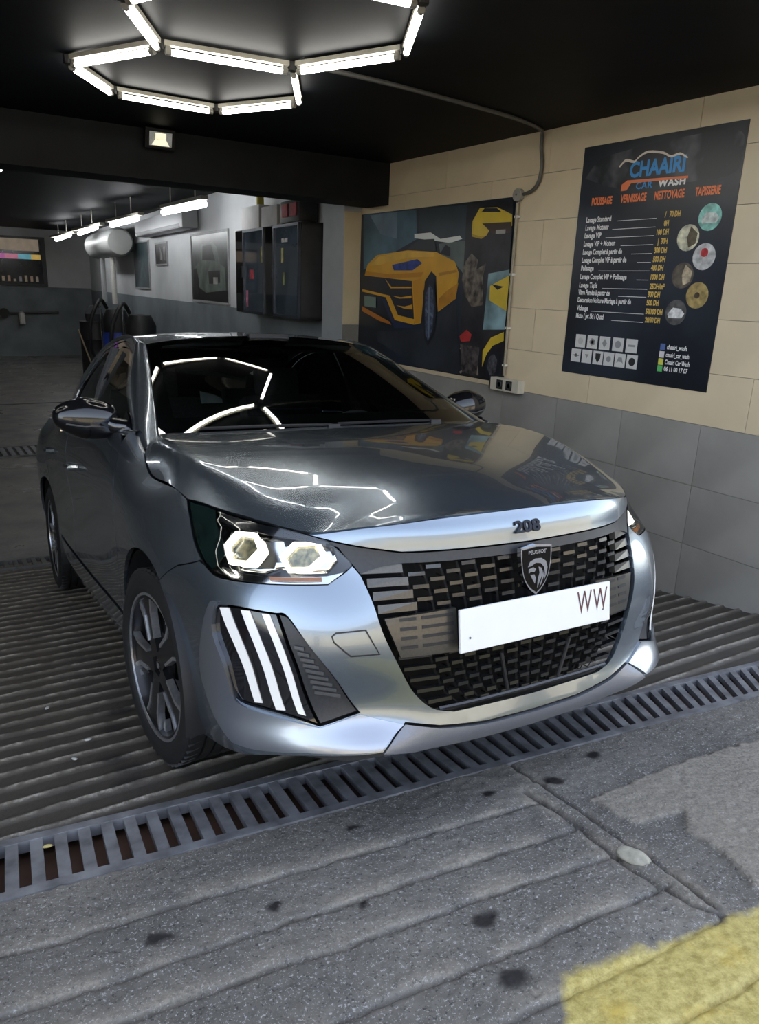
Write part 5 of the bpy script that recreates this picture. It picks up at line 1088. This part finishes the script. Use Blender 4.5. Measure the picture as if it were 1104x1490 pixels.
for yy, lb in ((14.3, 'tall blue and black vacuum cleaner by the far wall, rear one'), (12.0, 'tall blue and black vacuum cleaner by the far wall, front one')):
    r2 = farempty('vacuum_cleaner', yy, -.615, .45, label=lb, cat='vacuum cleaner', group='vacuum cleaners by the far wall')
    t = B(); t.lathe([(0, .12), (.26, .12), (.27, .2), (.27, .9), (.24, 1.0), (0, 1.0)], 20); t.out('drum', M('vacuum_blue', (.02, .05, .32), .4, noise=(5, .2)), r2, True)
    t = B(); t.lathe([(0, 1.0), (.25, 1.0), (.26, 1.25), (.18, 1.42), (0, 1.44)], 20); t.out('motor_head', BLACK, r2, True)
    t = B(); t.tube(crv([(-.27, 0, .55), (-.5, -.1, .6), (-.5, -.2, 1.2), (-.3, -.1, 1.6), (-.15, .1, 1.45)], 5), .035, 8); t.out('hose', BLACK, r2, True)
    t = B(); t.tube([(-.25, .18, .12), (-.25, .2, 1.62)], .02, 8); t.out('lance', CHROME, r2)
    for a in range(4): t = B(); t.lathe([(0, -.03), (.06, -.03), (.06, .03), (0, .03)], 12, Matrix.Translation((.2 * math.cos(a * 1.571 + .78), .2 * math.sin(a * 1.571 + .78), .06)) @ Matrix.Rotation(math.pi / 2, 4, 'X')); t.out('castor', RUBBER, r2)
r2 = empty('oil_drum', (2.15, 15.2, -.615), label='black drum with a bundle on it left of the vacuum cleaners', cat='drum')
t = B(); t.lathe([(0, 0), (.29, 0), (.29, .38), (.30, .40), (.29, .42), (.29, .78), (.30, .80), (.29, .82), (.29, 1.15), (0, 1.15)], 24); t.out('drum_shell', BLACK, r2, True)
t = B(); t.lathe([(0, 1.15), (.16, 1.15), (.18, 1.3), (.10, 1.42), (.07, 1.46), (0, 1.47)], 16); t.out('bundle', CABIN, r2, True)
r2 = empty('broom', (2.05, 14.7, -.605), label='broom leaning on the black drum', cat='broom')
t = B(); t.tube([(-.05, 0, .1), (-.30, .12, 1.0)], .015, 8); t.out('broom_handle', M('broom_wood', (.35, .28, .18), .6, noise=(20, .2)), r2)
t = B(); t.box((-.04, 0, .05), (.36, .07, .10), bev=.01); t.out('broom_head', M('broom_bristle', (.16, .14, .10), .8, noise=(40, .3)), r2)
r2 = empty('wall_tap', (1.45, 20.28, .45), label='pale wall tap with pipes on the grey back wall', cat='tap')
t = B(); t.tube([(0, 0, 0), (0, -.15, 0), (0, -.18, -.25)], .07, 8); t.out('tap_spout', WHITEPLASTIC, r2, True)
t = B(); t.tube([(-.35, -.05, .0), (.9, -.05, .05)], .03, 8); t.out('tap_pipe', DARKGREY, r2)
t = B(); t.lathe([(0, 0), (.12, 0), (.12, .06), (0, .06)], 12, Matrix.Translation((-.4, -.1, .02)) @ Matrix.Rotation(math.pi / 2, 4, 'X')); t.out('tap_valve', BLACK, r2)
# back window looking into the lit shop
wn_ = box('window_1', (-1.8, 20.22, 1.13), (2.15, 20.30, 2.32), M('window_frame_dark', (.02, .02, .022), .4, noise=(5, .2)), label='dark shop window with a lit counter and coloured sign strip', **st)
def wpn(name, x0, z0, x1, z1, mat, d): 
    t = B(); t.box(((x0 + x1) / 2, 20.21 - d, (z0 + z1) / 2), (x1 - x0, .01, z1 - z0)); o = t.out(name, mat); o.parent = wn_; o.matrix_parent_inverse = Matrix.Translation(-wn_.location)
wpn('pane', -1.75, 1.2, 2.05, 2.26, M('shop_dark', (.012, .014, .018), .15, noise=(3, .5)), 0)
wpn('lit_ceiling', -1.75, 1.98, 2.0, 2.26, M('shop_lit', (.30, .25, .20), .6, emit=((1, .8, .6), .10), noise=(2.5, .4)), .012)
for x0, x1, cc in ((-.2, .95, (.25, .05, .45)), (1.2, 1.5, (.6, .22, .32)), (1.5, 1.8, (.15, .42, .5)), (1.8, 2.02, (.65, .45, .12)), (.95, 1.2, (.5, .15, .4))): wpn('sign_strip', x0, 1.78, x1, 1.90, M('sign%d' % int(x0 * 10 + 50), cc, .5, emit=(cc, .35), noise=(6, .2)), .02)
for i in range(10):
    x_ = .7 + .13 * i; wpn('shelf_goods', x_, 1.24, x_ + .06, 1.24 + random.uniform(.05, .16), M('goods%d' % (i % 4), ((.4, .2, .12), (.35, .34, .3), (.10, .16, .3), (.45, .4, .2))[i % 4], .5, emit=((1, .8, .6), .05), noise=(10, .2)), .02)
# ---------------------------------------------------------------- loose things on the ground
def stone(name, lb, x, y, z, sx, sy, sz, mat, cat='stone', rot=0):
    bm = bmesh.new(); bmesh.ops.create_icosphere(bm, subdivisions=3, radius=1)
    for v in bm.verts: v.co = Vector((v.co.x * sx, v.co.y * sy, max(v.co.z, -.35) * sz)) * (1 + random.uniform(-.06, .06))
    me = bpy.data.meshes.new(name); bm.to_mesh(me); bm.free(); me.materials.append(mat); me.polygons.foreach_set('use_smooth', [True] * len(me.polygons))
    o = link(bpy.data.objects.new(name, me), label=lb, cat=cat); o.matrix_world = RC4 @ Matrix.Translation((x, y, z)) @ Matrix.Rotation(rot, 4, 'Z')
stone('flat_stone', 'flat pale stone lying on the scored concrete near the diagonal crack', .030, -.318, .004, .030, .044, .012, M('stone_pale', (.36, .34, .27), .8, noise=(40, .25), bump=(90, .4, .004)), rot=.25)
LIT = M('litter_white', (.55, .54, .5), .7, noise=(40, .2))
for i, (x, y, lb) in enumerate(((-1.03, 1.09, 'white scrap on the ribbed ramp left of the front wheel'), (-1.12, 1.45, 'small white scrap farther back on the ribbed ramp'), (-1.09, .97, 'tiny pale scrap nearest the grate on the ribbed ramp'), (-1.22, .50, 'yellowish leaf caught between bars of the front grate'))):
    stone('scrap', lb, x, y, .002, .012, .007, .004, LIT if i < 3 else M('leaf_yellow', (.5, .42, .16), .7, noise=(30, .2)), 'scrap', i)
TAR = M('tar_stain', (.018, .016, .015), .6, noise=(30, .3))
# houses across the street, seen only as reflections
hs = empty('house', (0, -10, .2), label='sunlit sand coloured house across the street, behind the camera', cat='house')
t = B(); t.box((0, -.5, 1.5), (34, 1, 3.0)); t.out('house_wall', M('house_sand', (.55, .46, .32), .8, noise=(.8, .15)), hs)
t = B(); t.box((0, .0, 3.0), (34.2, 1.2, .14)); t.out('house_cornice', M('house_cornice', (.48, .42, .33), .8, noise=(1, .1)), hs)
for x_ in (-9, 7):
    t = B(); t.box((x_, .02, 1.0), (1.2, .06, 2.0)); t.out('house_door', M('house_door_brown', (.14, .09, .06), .5, noise=(2, .2)), hs)
